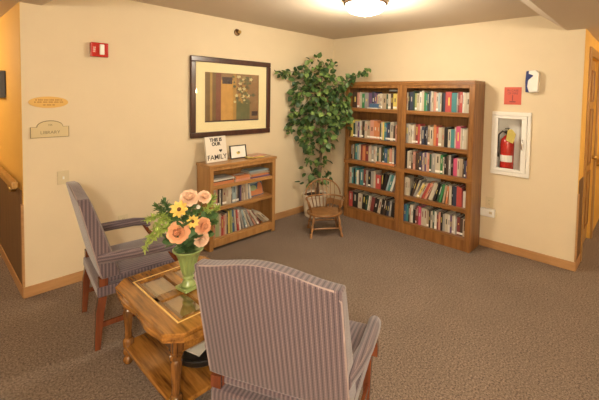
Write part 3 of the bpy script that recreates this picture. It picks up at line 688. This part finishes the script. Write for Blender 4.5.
# ------------------------------------------------------------------ upholstered armchairs (local: facing +x, seat centre at origin)
def armchair(label, loc, rz):
    t = thing('armchair', label, 'armchair', loc, rz, 'striped upholstered armchairs')
    ZB, ZT, HWb, rec = .455, .968, .303, .115
    def xr(z): return -.285 - rec*(z-ZB)/.5
    def thick(z): return .105 - .045*max(0, (z-ZB))/.5
    N = 20
    top = [(-HWb+2*HWb*k/N, ZT+.042*(0.5+.5*cos(pi*(2*k/N-1)))) for k in range(N+1)]
    b = B(); rows = 12; front = []; rear = []
    for j in range(rows+1):
        v = j/rows; fr_, re_ = [], []
        for (yy, zt_) in top:
            z = ZB+(zt_-ZB)*v; hw_ = (1-.03*v)
            u = yy/HWb; bul = .018*(1-u**4)*(1-(2*v-1)**4)
            re_.append(b.verts.new((xr(z)-.006*(1-u**4), yy*hw_, z))); fr_.append(b.verts.new((xr(z)+thick(z)+bul, yy*hw_, z)))
        front.append(fr_); rear.append(re_)
    for G_ in (front, rear):
        for j in range(rows):
            for k in range(N): b.faces.new((G_[j][k], G_[j][k+1], G_[j+1][k+1], G_[j+1][k]))
    for j in range(rows):
        for k in (0, N): b.faces.new((front[j][k], front[j+1][k], rear[j+1][k], rear[j][k]))
    for k in range(N):
        for j in (0, rows): b.faces.new((front[j][k], front[j][k+1], rear[j][k+1], rear[j][k]))
    back = done('backrest', b, FAB_BACK, t, smooth='auto', bevel=.010)
    mat('piping_cream', (.30, .23, .22), .8)
    pts = [(xr(ZB)+.004, -HWb+.003, ZB+.005)]
    for j in range(1, rows): z = ZB+(ZT-ZB)*j/rows; pts.append((xr(z)+.003, (-HWb+.003)*(1-.03*j/rows), z))
    for yy, zz in top[1:-1]: pts.append((xr(zz)+.003, yy*.97, zz-.003))
    for j in range(rows-1, 0, -1): z = ZB+(ZT-ZB)*j/rows; pts.append((xr(z)+.003, (HWb-.003)*(1-.03*j/rows), z))
    pts.append((xr(ZB)+.004, HWb-.003, ZB+.005))
    b = B(); tube(b, pts, .0038, 6); done('piping', b, 'piping_cream', back, smooth=True)
    # seat cushion and rail
    b = B(); nx, ny = 10, 12; g = []
    for i in range(nx+1):
        row = []
        for k in range(ny+1):
            u, v = 2*i/nx-1, 2*k/ny-1
            row.append(b.verts.new((.005+.275*u, v*(.272+.01*u), .442+.03*(1-u**4)*(1-v**4))))
        g.append(row)
    low = [[b.verts.new((q.co.x, q.co.y, .405)) for q in row] for row in g]
    for i in range(nx):
        for k in range(ny):
            b.faces.new((g[i][k], g[i+1][k], g[i+1][k+1], g[i][k+1])); b.faces.new((low[i][k], low[i][k+1], low[i+1][k+1], low[i+1][k]))
    for i in range(nx):
        for k in (0, ny): b.faces.new((g[i][k], g[i+1][k], low[i+1][k], low[i][k]))
    for k in range(ny):
        for i in (0, nx): b.faces.new((g[i][k], g[i][k+1], low[i][k+1], low[i][k]))
    done('seat', b, FAB_BACK, t, smooth='auto', bevel=.012)
    b = B(); box(b, -.305, .29, -.287, .287, .335, .404); done('seat_rail', b, FAB_BACK, t, bevel=.012, smooth='auto')
    for s in (-1, 1):
        # arm pad, arm post, legs
        pth = [(-.30, s*.285, .585), (-.22, s*.302, .583), (-.10, s*.318, .58), (.04, s*.320, .576), (.105, s*.314, .566), (.135, s*.308, .548), (.14, s*.306, .525)]
        b = B(); tube(b, pth, [(.034, .028), (.034, .029), (.034, .03), (.033, .03), (.031, .03), (.028, .029), (.022, .026)], 14); done('arm_pad', b, FAB_ARM, t, smooth='auto')
        b = B(); tube(b, [(.20, s*.300, .345), (.20, s*.300, .40), (.175, s*.300, .44), (.14, s*.302, .49), (.105, s*.303, .555)], [.018, .017, .015, .013, .013], sq=True); done('arm_post', b, 'cherry', t, bevel=.004)
        b = B(); tube(b, [(.245, s*.255, 0), (.245, s*.258, .2), (.245, s*.26, .3345)], [.015, .019, .022], sq=True); done('leg', b, 'cherry', t, bevel=.003)
        b = B(); tube(b, [(-.305, s*.262, 0), (-.298, s*.262, .12), (-.29, s*.262, .24), (-.275, s*.262, .3345)], [.016, .019, .022, .023], sq=True); done('leg', b, 'cherry', t, bevel=.003)
        b = B(); tube(b, [(-.272, s*.266, .4045), (-.272, s*.266, .4545)], [.024, .024], sq=True); done('back_post', b, 'cherry', t)
        b = B(); box(b, -.290, .228, s*.262-.009, s*.262+.009, .135, .165); done('stretcher', b, 'cherry', t, bevel=.002)
    b = B(); box(b, -.06, -.035, -.252, .252, .138, .162); done('stretcher', b, 'cherry', t, bevel=.002)
    return t
armchair('striped mauve armchair against the back wall, seen from its side', (-3.045, -.825, 0), R(-7))
armchair('striped mauve armchair in the foreground, its back to the camera', (-2.924, -2.412, 0), R(23.5))

# ------------------------------------------------------------------ end table
t = thing('end_table', 'glossy oak end table with smoked glass panes between the armchairs', 'table', (-3.075, -1.612, 0), 0)
TXh, TYh, TZ, ch = .285, .375, .49, .07
def octo(hx, hy, c, wav=0):
    P = [(-hx, -hy+c), (-hx+c, -hy), (hx-c, -hy), (hx, -hy+c), (hx, hy-c), (hx-c, hy), (-hx+c, hy), (-hx, hy-c)]
    if not wav: return P
    out = []
    for i, (a, q) in enumerate(zip(P, P[1:]+P[:1])):
        n = 14 if i % 2 == 1 or i == 7 or i == 3 else 1
        long = abs(a[1]-q[1]) > .3 or abs(a[0]-q[0]) > .3; n = 18 if long else 1
        for k in range(n):
            f = k/n; x, y_ = a[0]+(q[0]-a[0])*f, a[1]+(q[1]-a[1])*f
            if long:
                s = wav*(.5-.5*cos(4*pi*f))*(-1 if .25 < f < .75 and 0 else 1)
                l = math.hypot(q[0]-a[0], q[1]-a[1]); nx_, ny_ = (q[1]-a[1])/l, -(q[0]-a[0])/l
                x -= nx_*s; y_ -= ny_*s
            out.append((x, y_))
    return out
GX, GY, gs = .185, .272, .026                # glass field half sizes, half width of the cross rails
b = B()
outer = octo(TXh, TYh, ch); inner = [(-GX, -GY), (GX, -GY), (GX, GY), (-GX, GY)]
# top frame: ring between outer octagon and the glass field
def ring(z):
    return [b.verts.new((x, y_, z)) for x, y_ in outer], [b.verts.new((x, y_, z)) for x, y_ in inner]
o1, i1 = ring(TZ); o0, i0 = ring(TZ-.022)
for O_, I_, in ((o1, i1), (o0, i0)):
    for q in ((O_[0], O_[1], I_[0]), (O_[1], O_[2], I_[1], I_[0]), (O_[2], O_[3], I_[1]), (O_[3], O_[4], I_[2], I_[1]), (O_[4], O_[5], I_[2]), (O_[5], O_[6], I_[3], I_[2]), (O_[6], O_[7], I_[3]), (O_[7], O_[0], I_[0], I_[3])): b.faces.new(q)
for k in range(8): b.faces.new((o1[k], o1[(k+1) % 8], o0[(k+1) % 8], o0[k]))
for k in range(4): b.faces.new((i1[k], i1[(k+1) % 4], i0[(k+1) % 4], i0[k]))
top = done('tabletop_frame', b, 'table_oak_y', t, bevel=.005)
b = B(); box(b, -gs, gs, -GY, GY, TZ-.02, TZ-.001); box(b, -GX, -gs, -gs, gs, TZ-.02, TZ-.001); box(b, gs, GX, -gs, gs, TZ-.02, TZ-.001); 
e_ = .016
for q in ((-GX, -GX+e_, -GY, GY), (GX-e_, GX, -GY, GY), (-GX+e_, -gs, -GY, -GY+e_), (gs, GX-e_, -GY, -GY+e_), (-GX+e_, -gs, GY-e_, GY), (gs, GX-e_, GY-e_, GY)): box(b, *q, TZ-.02, TZ-.001)
done('cross_rail', b, 'table_oak_y', t)
for sx in (-1, 1):
    for sy in (-1, 1):
        xa, xb = sorted((sx*(gs+.0005), sx*(GX-e_-.0005))); ya, yb = sorted((sy*(gs+.0005), sy*(GY-e_-.0005)))
        b = B(); q = .018
        V0 = [b.verts.new(v) for v in ((xa, ya, TZ-.010), (xb, ya, TZ-.010), (xb, yb, TZ-.010), (xa, yb, TZ-.010))]
        V1 = [b.verts.new(v) for v in ((xa+q, ya+q, TZ-.004), (xb-q, ya+q, TZ-.004), (xb-q, yb-q, TZ-.004), (xa+q, yb-q, TZ-.004))]
        b.faces.new(V1)
        for k in range(4): b.faces.new((V0[k], V0[(k+1) % 4], V1[(k+1) % 4], V1[k]))
        done('glass_pane', b, 'smoked_glass', t)
b = B()
for q in ((-GX-.013, -GX-.004, -GY-.01, GY+.01), (GX+.004, GX+.010, -GY-.01, GY+.01), (-GX-.004, GX+.004, -GY-.01, -GY-.004), (-GX-.004, GX+.004, GY+.004, GY+.01)): box(b, q[0], q[1], q[2], q[3], TZ+.0002, TZ+.003)
done('bead_glint', b, 'gold_glint', t, label='bead line with its bright reflection painted in')  # bead around the glass, its bright reflection put into the colour
b = B(); prism(b, octo(TXh-.003, TYh-.003, ch, -.016), TZ-.050, TZ-.0225); done('scalloped_moulding', b, 'table_oak_y', t, bevel=.004)
b = B()
AX, AY = .228, .325
for q in ((-AX, -AX+.018, -AY+.03, AY-.03), (AX-.018, AX, -AY+.03, AY-.03), (-AX+.03, AX-.03, -AY, -AY+.018), (-AX+.03, AX-.03, AY-.018, AY)): box(b, q[0], q[1], q[2], q[3], TZ-.125, TZ-.0505)
done('apron', b, 'table_oak_y', t, bevel=.003)
# turned legs
def fl(a, r, z): return r*(1+.05*cos(8*a)) if .20 < z < .33 else r
for sx in (-1, 1):
    for sy in (-1, 1):
        b = B(); lx, ly = sx*.215, sy*.305
        lathe(b, [(0, 0), (.018, 0), (.027, .012), (.030, .028), (.024, .042), (.018, .048), (.026, .06), (.030, .072), (.028, .088), (.019, .094), (.026, .10), (.030, .112), (.030, .145), (.026, .152), (.018, .158),
                  (.022, .17), (.019, .20), (.024, .26), (.027, .32), (.020, .332), (.031, .342), (.031, .356), (.022, .362), (.029, .368), (.029, .376), (.0, .376)], (lx, ly, 0), 24, mod=fl)
        box(b, lx-.026, lx+.026, ly-.026, ly+.026, .3765, TZ-.0505)
        done('leg', b, 'table_leg_oak', t, smooth='auto')
b = B(); prism(b, octo(.24, .335, .05), .095, .12); 
shelf = done('lower_shelf', b, 'table_oak_y', t, bevel=.006)

# things on the table and on its lower shelf
t = thing('round_basket', 'black round basket on the lower shelf of the end table', 'basket', (-3.03, -1.70, .1205))
b = B(); lathe(b, [(0, 0), (.12, 0), (.145, .02), (.155, .055), (.148, .055), (.138, .022), (.115, .006), (0, .006)], seg=36); tube(b, [(.155*cos(a), .155*sin(a), .057) for a in [2*pi*k/30 for k in range(30)]], .007, 6, closed=True)
done('bowl', b, 'black_metal', t, smooth='auto')
for i, (c, rz_, tilt, lab) in enumerate((('W', .3, 4, 'white magazine with crumpled corner lying in the black basket'), ('A', -.2, 7, 'tan magazine on top of the white one in black basket'))):
    b = B(); n = 8; A_ = []
    for k in range(n+1):
        x = -.10+.2*k/n; zz = .012*sin(k/n*pi)+.002; A_.append((x, zz))
    P = A_+[(x, zz+.006) for x, zz in A_[::-1]]; prism(b, P, -.07, .07, 0, 'y')
    o = done('magazine', b, 'book_'+c); o.location = (-3.03+.01*i, -1.70, .1205+.062+.03*i); o.rotation_euler = (0, 0, rz_); tag(o, lab, 'magazine', 'magazines in the basket')

VX, VY = -3.078, -1.622
t = thing('flower_urn', 'fluted light green urn standing on the end table', 'vase', (VX, VY, TZ+.0032))
US = 1.12
b = B(); box(b, -.05, .05, -.05, .05, 0, .016, 0, .002); done('foot', b, 'green_ceramic', t, rot=(0, 0, R(8)))
UP = [(0, .0145), (.040, .0145), (.038, .024), (.026, .042), (.022, .05), (.030, .056), (.030, .063), (.024, .068), (.030, .075), (.036, .10), (.042, .13), (.049, .155), (.057, .175), (.068, .19), (.080, .20), (.082, .206), (.075, .208), (.062, .196), (0, .19)]
b = B(); lathe(b, [(r*1.05, .0165+(z-.0145)*US) for r, z in UP], seg=64, mod=lambda a, r, z: r*(1+.085*cos(14*a)) if .088 < z < .213 else r); done('body', b, 'green_ceramic', t, smooth=True)

# ------------------------------------------------------------------ flowers in the urn
mat('peach', (.82, .42, .23), .6, noise=.18, nscale=40); mat('pale_peach', (.86, .60, .42), .6, noise=.12, nscale=40); mat('yellow_petal', (.85, .58, .14), .6, noise=.2, nscale=60)
mat('bouquet_leaf', (.075, .15, .05), .45, noise=.3, nscale=30); mat('flower_eye', (.14, .05, .02), .8); mat('leaf_dark', (.035, .08, .024), .5, noise=.3, nscale=30); mat('leaf_mid', (.085, .155, .04), .5, noise=.3, nscale=30)
mat('leaf_light', (.20, .30, .08), .5, noise=.25, nscale=30); mat('fern_green', (.36, .46, .10), .55, noise=.25, nscale=40)
rim = Vector((VX, VY, TZ+.218))
def petal(b, M, L, Wd, cup, curl=0, mi=0, n=4, m=4):
    """cupped petal growing along local +x from the origin"""
    g = []
    for i in range(n+1):
        f = i/n; wd = Wd*(math.sin(pi*min(1, .18+f*.72)))**.8*(1 if f < 1 else .65); row = []
        for k in range(m+1):
            s = 2*k/m-1; row.append(b.verts.new(M @ Vector((L*f*cos(curl*f), s*wd, cup*f*f*L + cup*.6*wd*s*s - sin(curl*f)*L*f))))
        g.append(row)
    for i in range(n):
        for k in range(m): b.faces.new((g[i][k], g[i][k+1], g[i+1][k+1], g[i+1][k])).material_index = mi
def aim(d):
    return Vector(d).to_track_quat('Z', 'Y').to_matrix().to_4x4()
def stem(parent, top_w, off):
    base = rim + Vector((off[0], off[1], -.02)); p = top_w; mid = (base+p)/2 + Vector((0, 0, .02)) 
    inv = Vector(parent.location)
    b = B(); tube(b, [base-inv, mid-inv, p-inv], .0022, 6); done('stem', b, 'leaf_mid', parent, smooth=True)
def rose(pos, d, r, m, label):
    t = thing('rose', label, 'flower', pos, 0, 'peach roses in the green urn')
    A = aim(d); b = B()
    for ring_, (n, tilt, sc) in enumerate(((3, 84, .55), (5, 76, .7), (6, 64, .82), (8, 48, .92), (9, 30, .98), (9, 12, .95))):
        for k in range(n):
            a = 2*pi*k/n+ring_*.7
            M = A @ Matrix.Rotation(a, 4, 'Z') @ Matrix.Translation((r*.06*ring_, 0, r*(.1-.03*ring_))) @ Matrix.Rotation(-R(tilt), 4, 'Y')
            petal(b, M, r*sc, r*.52*sc, .30, (-.25, -.15, .0, .25, .45, .6)[ring_])
    lathe(b, [(r*.05, -r*.1), (r*.24, r*.1), (r*.27, r*.3), (r*.2, r*.46), (r*.08, r*.52), (0, r*.53)], seg=12, M=A)
    o = done('petals', b, m, t, smooth=True)
    stem(t, Vector(pos)-Vector(d).normalized()*r*.1, (random.uniform(-.02, .02), random.uniform(-.02, .02)))
def daisy(pos, d, r, label):
    t = thing('sunflower', label, 'flower', pos, 0, 'yellow flowers in the green urn')
    A = aim(d); b = B()
    for ring_ in range(2):
        for k in range(9):
            M = A @ Matrix.Rotation(2*pi*k/9+ring_*.35, 4, 'Z') @ Matrix.Rotation(-R(12+18*ring_), 4, 'Y'); petal(b, M, r*(1-.2*ring_), r*.24, .1)
    done('petals', b, 'yellow_petal', t, smooth=True)
    b = B(); lathe(b, [(r*.27, 0), (r*.26, r*.12), (r*.16, r*.2), (0, r*.22)], seg=14, M=A); done('flower_centre', b, 'flower_eye', t, smooth=True)
    stem(t, Vector(pos)-Vector(d).normalized()*.004, (random.uniform(-.02, .02), random.uniform(-.02, .02)))
# viewer direction from the urn and sideways axis, used to describe where each bloom sits around the urn
tv = Vector((-.46, -.89, 0)); rt = Vector((.89, -.46, 0))
def at(s, f, z): return tuple(Vector((VX, VY, 0))+rt*s+tv*f+Vector((0, 0, z)))
def dr_(s, f, z): return tuple(rt*s+tv*f+Vector((0, 0, z)))
rose(at(-.05, .085, .855), dr_(-.25, .9, .25), .056, 'peach', 'largest peach rose, low at the left front of the bouquet')
rose(at(.075, .07, .87), dr_(.5, .8, .2), .044, 'peach', 'peach rose at the right side of the bouquet beside large leaves')
rose(at(.068, .08, .80), dr_(.45, .8, -.1), .040, 'pale_peach', 'lowest peach rose hanging over the urn rim')
rose(at(.005, .02, 1.02), dr_(-.05, .6, .8), .048, 'pale_peach', 'pale peach rose at the very top of the bouquet')
rose(at(.085, .02, 1.02), dr_(.4, .6, .6), .036, 'pale_peach', 'small pale peach rose right of the top rose')
daisy(at(-.045, .085, .98), dr_(-.2, .85, .5), .050, 'yellow flower with dark eye at the left front of the bouquet')
daisy(at(.022, .11, .915), dr_(.2, .95, .2), .037, 'smaller orange-yellow flower in the middle of the bouquet')
t = thing('white_bloom', 'tiny white filler bloom near the top right of the bouquet', 'flower', at(.05, .09, .985))
b = B()
for k in range(6): petal(b, aim(dr_(.2, .8, .4)) @ Matrix.Rotation(k*pi/3, 4, 'Z') @ Matrix.Rotation(-.4, 4, 'Y'), .014, .006, .2)
done('petals', b, 'book_W', t, smooth=True); stem(t, Vector(t.location), (0, 0))
def sprig(name, label, p1, spread, n, size, m, droop, group, narrow=.45, seedv=1):
    """a leafy sprig from the urn mouth to p1"""
    rg = random.Random(seedv); t = thing(name, label, 'foliage', tuple(rim), 0, group); P1 = Vector(p1)-rim
    pts = [Vector((0, 0, -.02))+P1*f+Vector((0, 0, droop*sin(pi*f)+.02*f)) for f in [k/8 for k in range(9)]]
    b = B(); tube(b, pts, .002, 6); done('stem', b, 'leaf_mid', t, smooth=True)
    b = B()
    for k in range(n):
        f = .15+.85*k/n; i = min(7, int(f*8)); p = pts[i].lerp(pts[i+1], f*8-i); tg = (pts[i+1]-pts[i]).normalized()
        d = (tg*.5+Vector((rg.uniform(-1, 1), rg.uniform(-1, 1), rg.uniform(-.5, .9)))*spread).normalized()
        M = Matrix.Translation(p) @ d.to_track_quat('X', 'Z').to_matrix().to_4x4() @ Matrix.Rotation(rg.uniform(-.6, .6), 4, 'X')
        petal(b, M, size*rg.uniform(.75, 1.2), size*narrow*rg.uniform(.8, 1.1), -.15)
    done('leaves', b, m, t, smooth=True)
sp = [(-.10, .06, .83, 'bouquet_leaf'), (-.03, .115, .86, 'bouquet_leaf'), (.035, .12, .78, 'bouquet_leaf'), (.12, .04, .88, 'bouquet_leaf'), (-.08, .0, .94, 'leaf_mid'), (.03, -.05, .95, 'bouquet_leaf'), (-.01, .1, .735, 'bouquet_leaf'), (-.11, .04, .76, 'bouquet_leaf'), (.12, .03, .77, 'leaf_mid'),
      (.0, .03, .93, 'bouquet_leaf'), (.05, .06, .90, 'leaf_mid'), (-.07, .03, .88, 'bouquet_leaf'), (.02, .0, .84, 'bouquet_leaf')]
sd = ['low left', 'front centre', 'front right above the rim', 'right', 'upper left', 'back', 'front just above the rim', 'left just above the rim', 'right just above the rim', 'top just below the top rose', 'upper right below the white bloom', 'left behind the yellow flower', 'middle, deep among the stems,']
for i, (s, f, z, m) in enumerate(sp): sprig('leaf_sprig', f'broad green leaf sprig at the {sd[i]} of the bouquet', at(s, f, z+.05), .9, 16, .055, m, .015, 'leaf sprigs in the green urn', .45, i)
for i, (s, f, z, dp, m, lab) in enumerate(((-.225, .03, .735, .19, 'fern_green', 'longest fern frond drooping at the far left of the bouquet'), (-.175, .06, .80, .12, 'fern_green', 'feathery fern frond at the left middle of the bouquet'), (-.17, .0, .935, .04, 'leaf_mid', 'fern frond reaching up at the upper left of the bouquet'),
                                        (.165, .02, .90, .04, 'fern_green', 'fern frond pointing right towards the low bookcase'), (.14, -.02, .96, .02, 'fern_green', 'fern frond at the upper right of the bouquet'), (-.14, .09, .82, .08, 'fern_green', 'short fern frond beside the largest rose'),
                                        (-.21, .02, .87, .10, 'fern_green', 'fern frond spreading out at the left of the bouquet'), (-.13, -.02, .95, .02, 'bouquet_leaf', 'dark fern frond rising at the top left of the bouquet'), (.14, .05, .83, .05, 'leaf_mid', 'short fern frond at the right above the low rose'))):
    sprig('fern_frond', lab, at(s, f, z+(.05 if i > 1 else .02)), 1.0, 240, .030, m, dp, 'fern fronds in the green urn', .17, 20+i)

# ------------------------------------------------------------------ child's bow-back chair
t = thing('windsor_chair', "small oak bow-back child's chair in the corner below the tree", 'chair', (-.935, -.735, 0), R(-129+0))
# local: facing +x
b = B(); N = 28
P = [(.19*cos(a)*(1.0 if cos(a) > 0 else .95), .215*sin(a)*(1-.04*cos(a))) for a in [2*pi*k/N for k in range(N)]]
prism(b, P, .232, .259); done('seat', b, 'chair_oak', t, bevel=.01, smooth='auto')
def tleg(b, a, c, r=.012):
    a, c = Vector(a), Vector(c); n = 14
    tube(b, [a.lerp(c, k/n) for k in range(n+1)], [r*(1+.35*sin(k*1.35)*(1 if 2 < k < 12 else 0))*(1.15-.02*k) for k in range(n+1)], 10)
LP = {}
for sx in (-1, 1):
    for sy in (-1, 1):
        a, c = (sx*.165, sy*.178, 0), (sx*.12, sy*.14, .2315); LP[sx, sy] = (Vector(a), Vector(c))
        b = B(); tleg(b, a, c, .014); done('leg', b, 'chair_oak', t, smooth='auto')
def lp(k, f): return LP[k][0].lerp(LP[k][1], f)
for A_, C_ in ((((1, -1), .42), ((1, 1), .42)), (((-1, -1), .42), ((-1, 1), .42)), (((1, -1), .34), ((-1, -1), .34)), (((1, 1), .34), ((-1, 1), .34))):
    b = B(); p, q = lp(*A_), lp(*C_); n = 10; v = (q-p).normalized()*.015; p, q = p+v, q-v
    tube(b, [p.lerp(q, k/n) for k in range(n+1)], [.007+.004*sin(pi*k/n) for k in range(n+1)], 8); done('stretcher', b, 'chair_oak', t, smooth=True)
# arm bow (horizontal) and back bow (upright)
arm = [(-.165+.17*(1-cos(a))*1.0+.0, .225*sin(a), .405) for a in [pi*(-.62+1.24*k/24) for k in range(25)]]
b = B(); tube(b, arm, (.010), 8); done('arm_bow', b, 'chair_oak', t, smooth=True)
def bowpt(a): return (-.155-.05*sin(a)*1.0, .212*cos(a), .405+.185*sin(a))
b = B(); tube(b, [bowpt(pi*k/24) for k in range(25)], .0095, 8); done('back_bow', b, 'chair_oak', t, smooth=True)
for k in range(-3, 4):
    y_ = k*.047; a = math.acos(y_/.212); q = bowpt(a)
    b = B(); tube(b, [(-.125, y_*.8, .260), (-.155, y_, .39), (q[0]+.002, y_, q[2]-.006)], [.006, .0065, .0045], 7); done('spindle', b, 'chair_oak', t, smooth=True)
for s in (-1, 1):
    for xx, yy, ax, ay in ((.06, .16, .075, .20), (-.04, .17, -.03, .212)):
        b = B(); tube(b, [(xx, s*yy, .260), ((xx+ax)/2, s*(yy+ay)/2, .33), (ax, s*ay, .397)], [.008, .011, .007], 8); done('arm_post', b, 'chair_oak', t, smooth=True)

# ------------------------------------------------------------------ tree in the corner
TXp, TYp = -.53, -.29
t = thing('potted_tree', 'leafy artificial tree in a ribbed white pot in the room corner', 'potted tree', (TXp-.055, TYp+.06, 0)); pot_at = t.location.copy()
mat('pot_white', (.74, .66, .53), .5, noise=.05, nscale=10)
b = B(); lathe(b, [(0, 0), (.12, 0), (.125, .01), (.15, .21), (.16, .22), (.16, .245), (.148, .245), (.14, .215), (0, .21)][:0] + [(0, 0), (.12, 0), (.13, .01), (.16, .27), (.17, .28), (.17, .305), (.158, .305), (.15, .275), (0, .27)], seg=48, mod=lambda a, r, z: r*(1+.02*cos(20*a)) if .005 < z < .272 and r > .1 else r); done('pot', b, 'pot_white', t, smooth='auto')
b = B(); lathe(b, [(0, .276), (.10, .284), (.148, .277)], seg=24); done('soil', b, 'soil', t, smooth=True)
S0 = Vector((TXp, TYp, 0)); DL = S0-pot_at; vr = Vector((.66, -.75, 0)); vf = Vector((-.75, -.66, 0))
def tp(s, f, z): return vr*s+vf*f+Vector((0, 0, z))+DL*min(1, z/1.0)
b = B()
tube(b, [tp(0, 0, .2), tp(.02, .01, .6), tp(-.01, 0, 1.0), tp(.01, .01, 1.4), tp(-.02, 0, 1.8), tp(-.02, 0, 2.05)], [.02, .018, .016, .013, .009, .004], 8)
tube(b, [tp(.03, -.01, .2), tp(-.01, -.01, .6), tp(.03, .01, 1.0), tp(0, -.01, 1.3), tp(.05, 0, 1.6)], [.014, .013, .012, .011, .006], 8)
done('trunk', b, 'bark', t, smooth=True)
# clusters: sideways, toward viewer, height, radii, leaf count
CL = [(-.03, .02, 2.0, .14, .10, 26), (-.10, .04, 1.84, .22, .12, 44), (.06, .04, 1.78, .22, .13, 40), (-.06, .06, 1.62, .28, .15, 75), (.20, .06, 1.60, .18, .15, 50), (.12, .06, 1.42, .26, .15, 70), (-.16, .06, 1.38, .18, .14, 44),
      (.02, .06, 1.22, .24, .12, 60), (-.26, .05, 1.18, .13, .12, 24), (.24, .07, 1.30, .15, .13, 40), (-.02, .05, 1.02, .20, .12, 40), (-.01, .05, .85, .13, .12, 20), (-.06, .07, .66, .10, .11, 13), (.06, .08, .52, .12, .10, 12), (-.07, .08, .46, .10, .08, 6), (.07, .06, .70, .08, .1, 8)]
BR = [((-.05, .03, 1.75), (-.32, .22, 1.92), (-.54, .34, 1.86), 24), ((.15, .04, 1.60), (.32, .14, 1.80), (.55, .22, 1.95), 30), ((-.1, .03, 1.45), (-.36, .16, 1.38), (-.42, .2, 1.12), 26), ((-.05, .02, 1.75), (-.28, .14, 1.68), (-.36, .18, 1.45), 16), ((.1, .04, 1.5), (.33, .16, 1.52), (.36, .2, 1.30), 18),
      ((.0, .03, 1.9), (.12, .06, 2.08), (.16, .08, 2.0), 8)]
b = B()
for A_, C_, D_, n in BR: tube(b, [tp(*A_), tp(*[(A_[i]*.3+C_[i]*.7) for i in range(3)]), tp(*C_), tp(*[(C_[i]+D_[i])/2 for i in range(3)]), tp(*D_)], [.006, .005, .004, .003, .002], 5)
for s, f, z, rx, rz_, n in CL: tube(b, [tp(0, 0, z-.12), tp(s*.5, f*.5, z-.04), tp(s, f, z)], [.006, .004, .002], 5)
done('branch', b, 'bark', t, smooth=True)
fb = B(); rg = random.Random(11)
def leaf(p, size, dirv):
    for w_, mg in ((p + pot_at, .012+.45*size), (p + pot_at + dirv*size, .012+.1*size)):
        if w_.x > -mg or w_.y > -mg or w_.z < .40: return
        if w_.y < -.46 and w_.z < 1.83 and w_.x > -.33-mg: return
    M = Matrix.Translation(p) @ dirv.to_track_quat('X', 'Z').to_matrix().to_4x4() @ Matrix.Rotation(rg.uniform(-1.2, 1.2), 4, 'X')
    mi = rg.choices((0, 1, 2), (.36, .42, .22))[0]
    pts = [(0, 0, 0), (.18, .34, .04), (.5, .42, .03), (.8, .2, -.02), (1, 0, -.08), (.8, -.2, -.02), (.5, -.42, .03), (.18, -.34, .04), (.5, 0, -.03)]
    V_ = [fb.verts.new(M @ (Vector(q)*size)) for q in pts]
    for k in range(8):
        fb.faces.new((V_[8], V_[k], V_[(k+1) % 8])).material_index = mi
def rv(): 
    while 1:
        v = Vector((rg.uniform(-1, 1), rg.uniform(-1, 1), rg.uniform(-1, 1)))
        if .05 < v.length < 1: return v
for s, f, z, rx, rz_, n in CL:
    for k in range(int(n*1.7)):
        v = rv(); v = v.normalized()*v.length**.5
        d = (tp(v.x, v.y, v.z*.6)+Vector((0, 0, -.45))+rv()*.6).normalized()
        leaf(tp(s*1.12+v.x*rx*1.18-.04, f+v.y*rx*.8, z+v.z*rz_*1.1), rg.uniform(.06, .095), d)
for A_, C_, D_, n in BR:
    for k in range(int(n*2.1)):
        f = rg.random()**.8; p = tp(*A_).lerp(tp(*C_), f*2) if f < .5 else tp(*C_).lerp(tp(*D_), f*2-1)
        leaf(p+rv()*.045, rg.uniform(.05, .078), (rv()+Vector((0, 0, -.4))).normalized())
o = done('foliage', fb, ['leaf_dark', 'leaf_mid', 'leaf_light'], t, smooth=False)
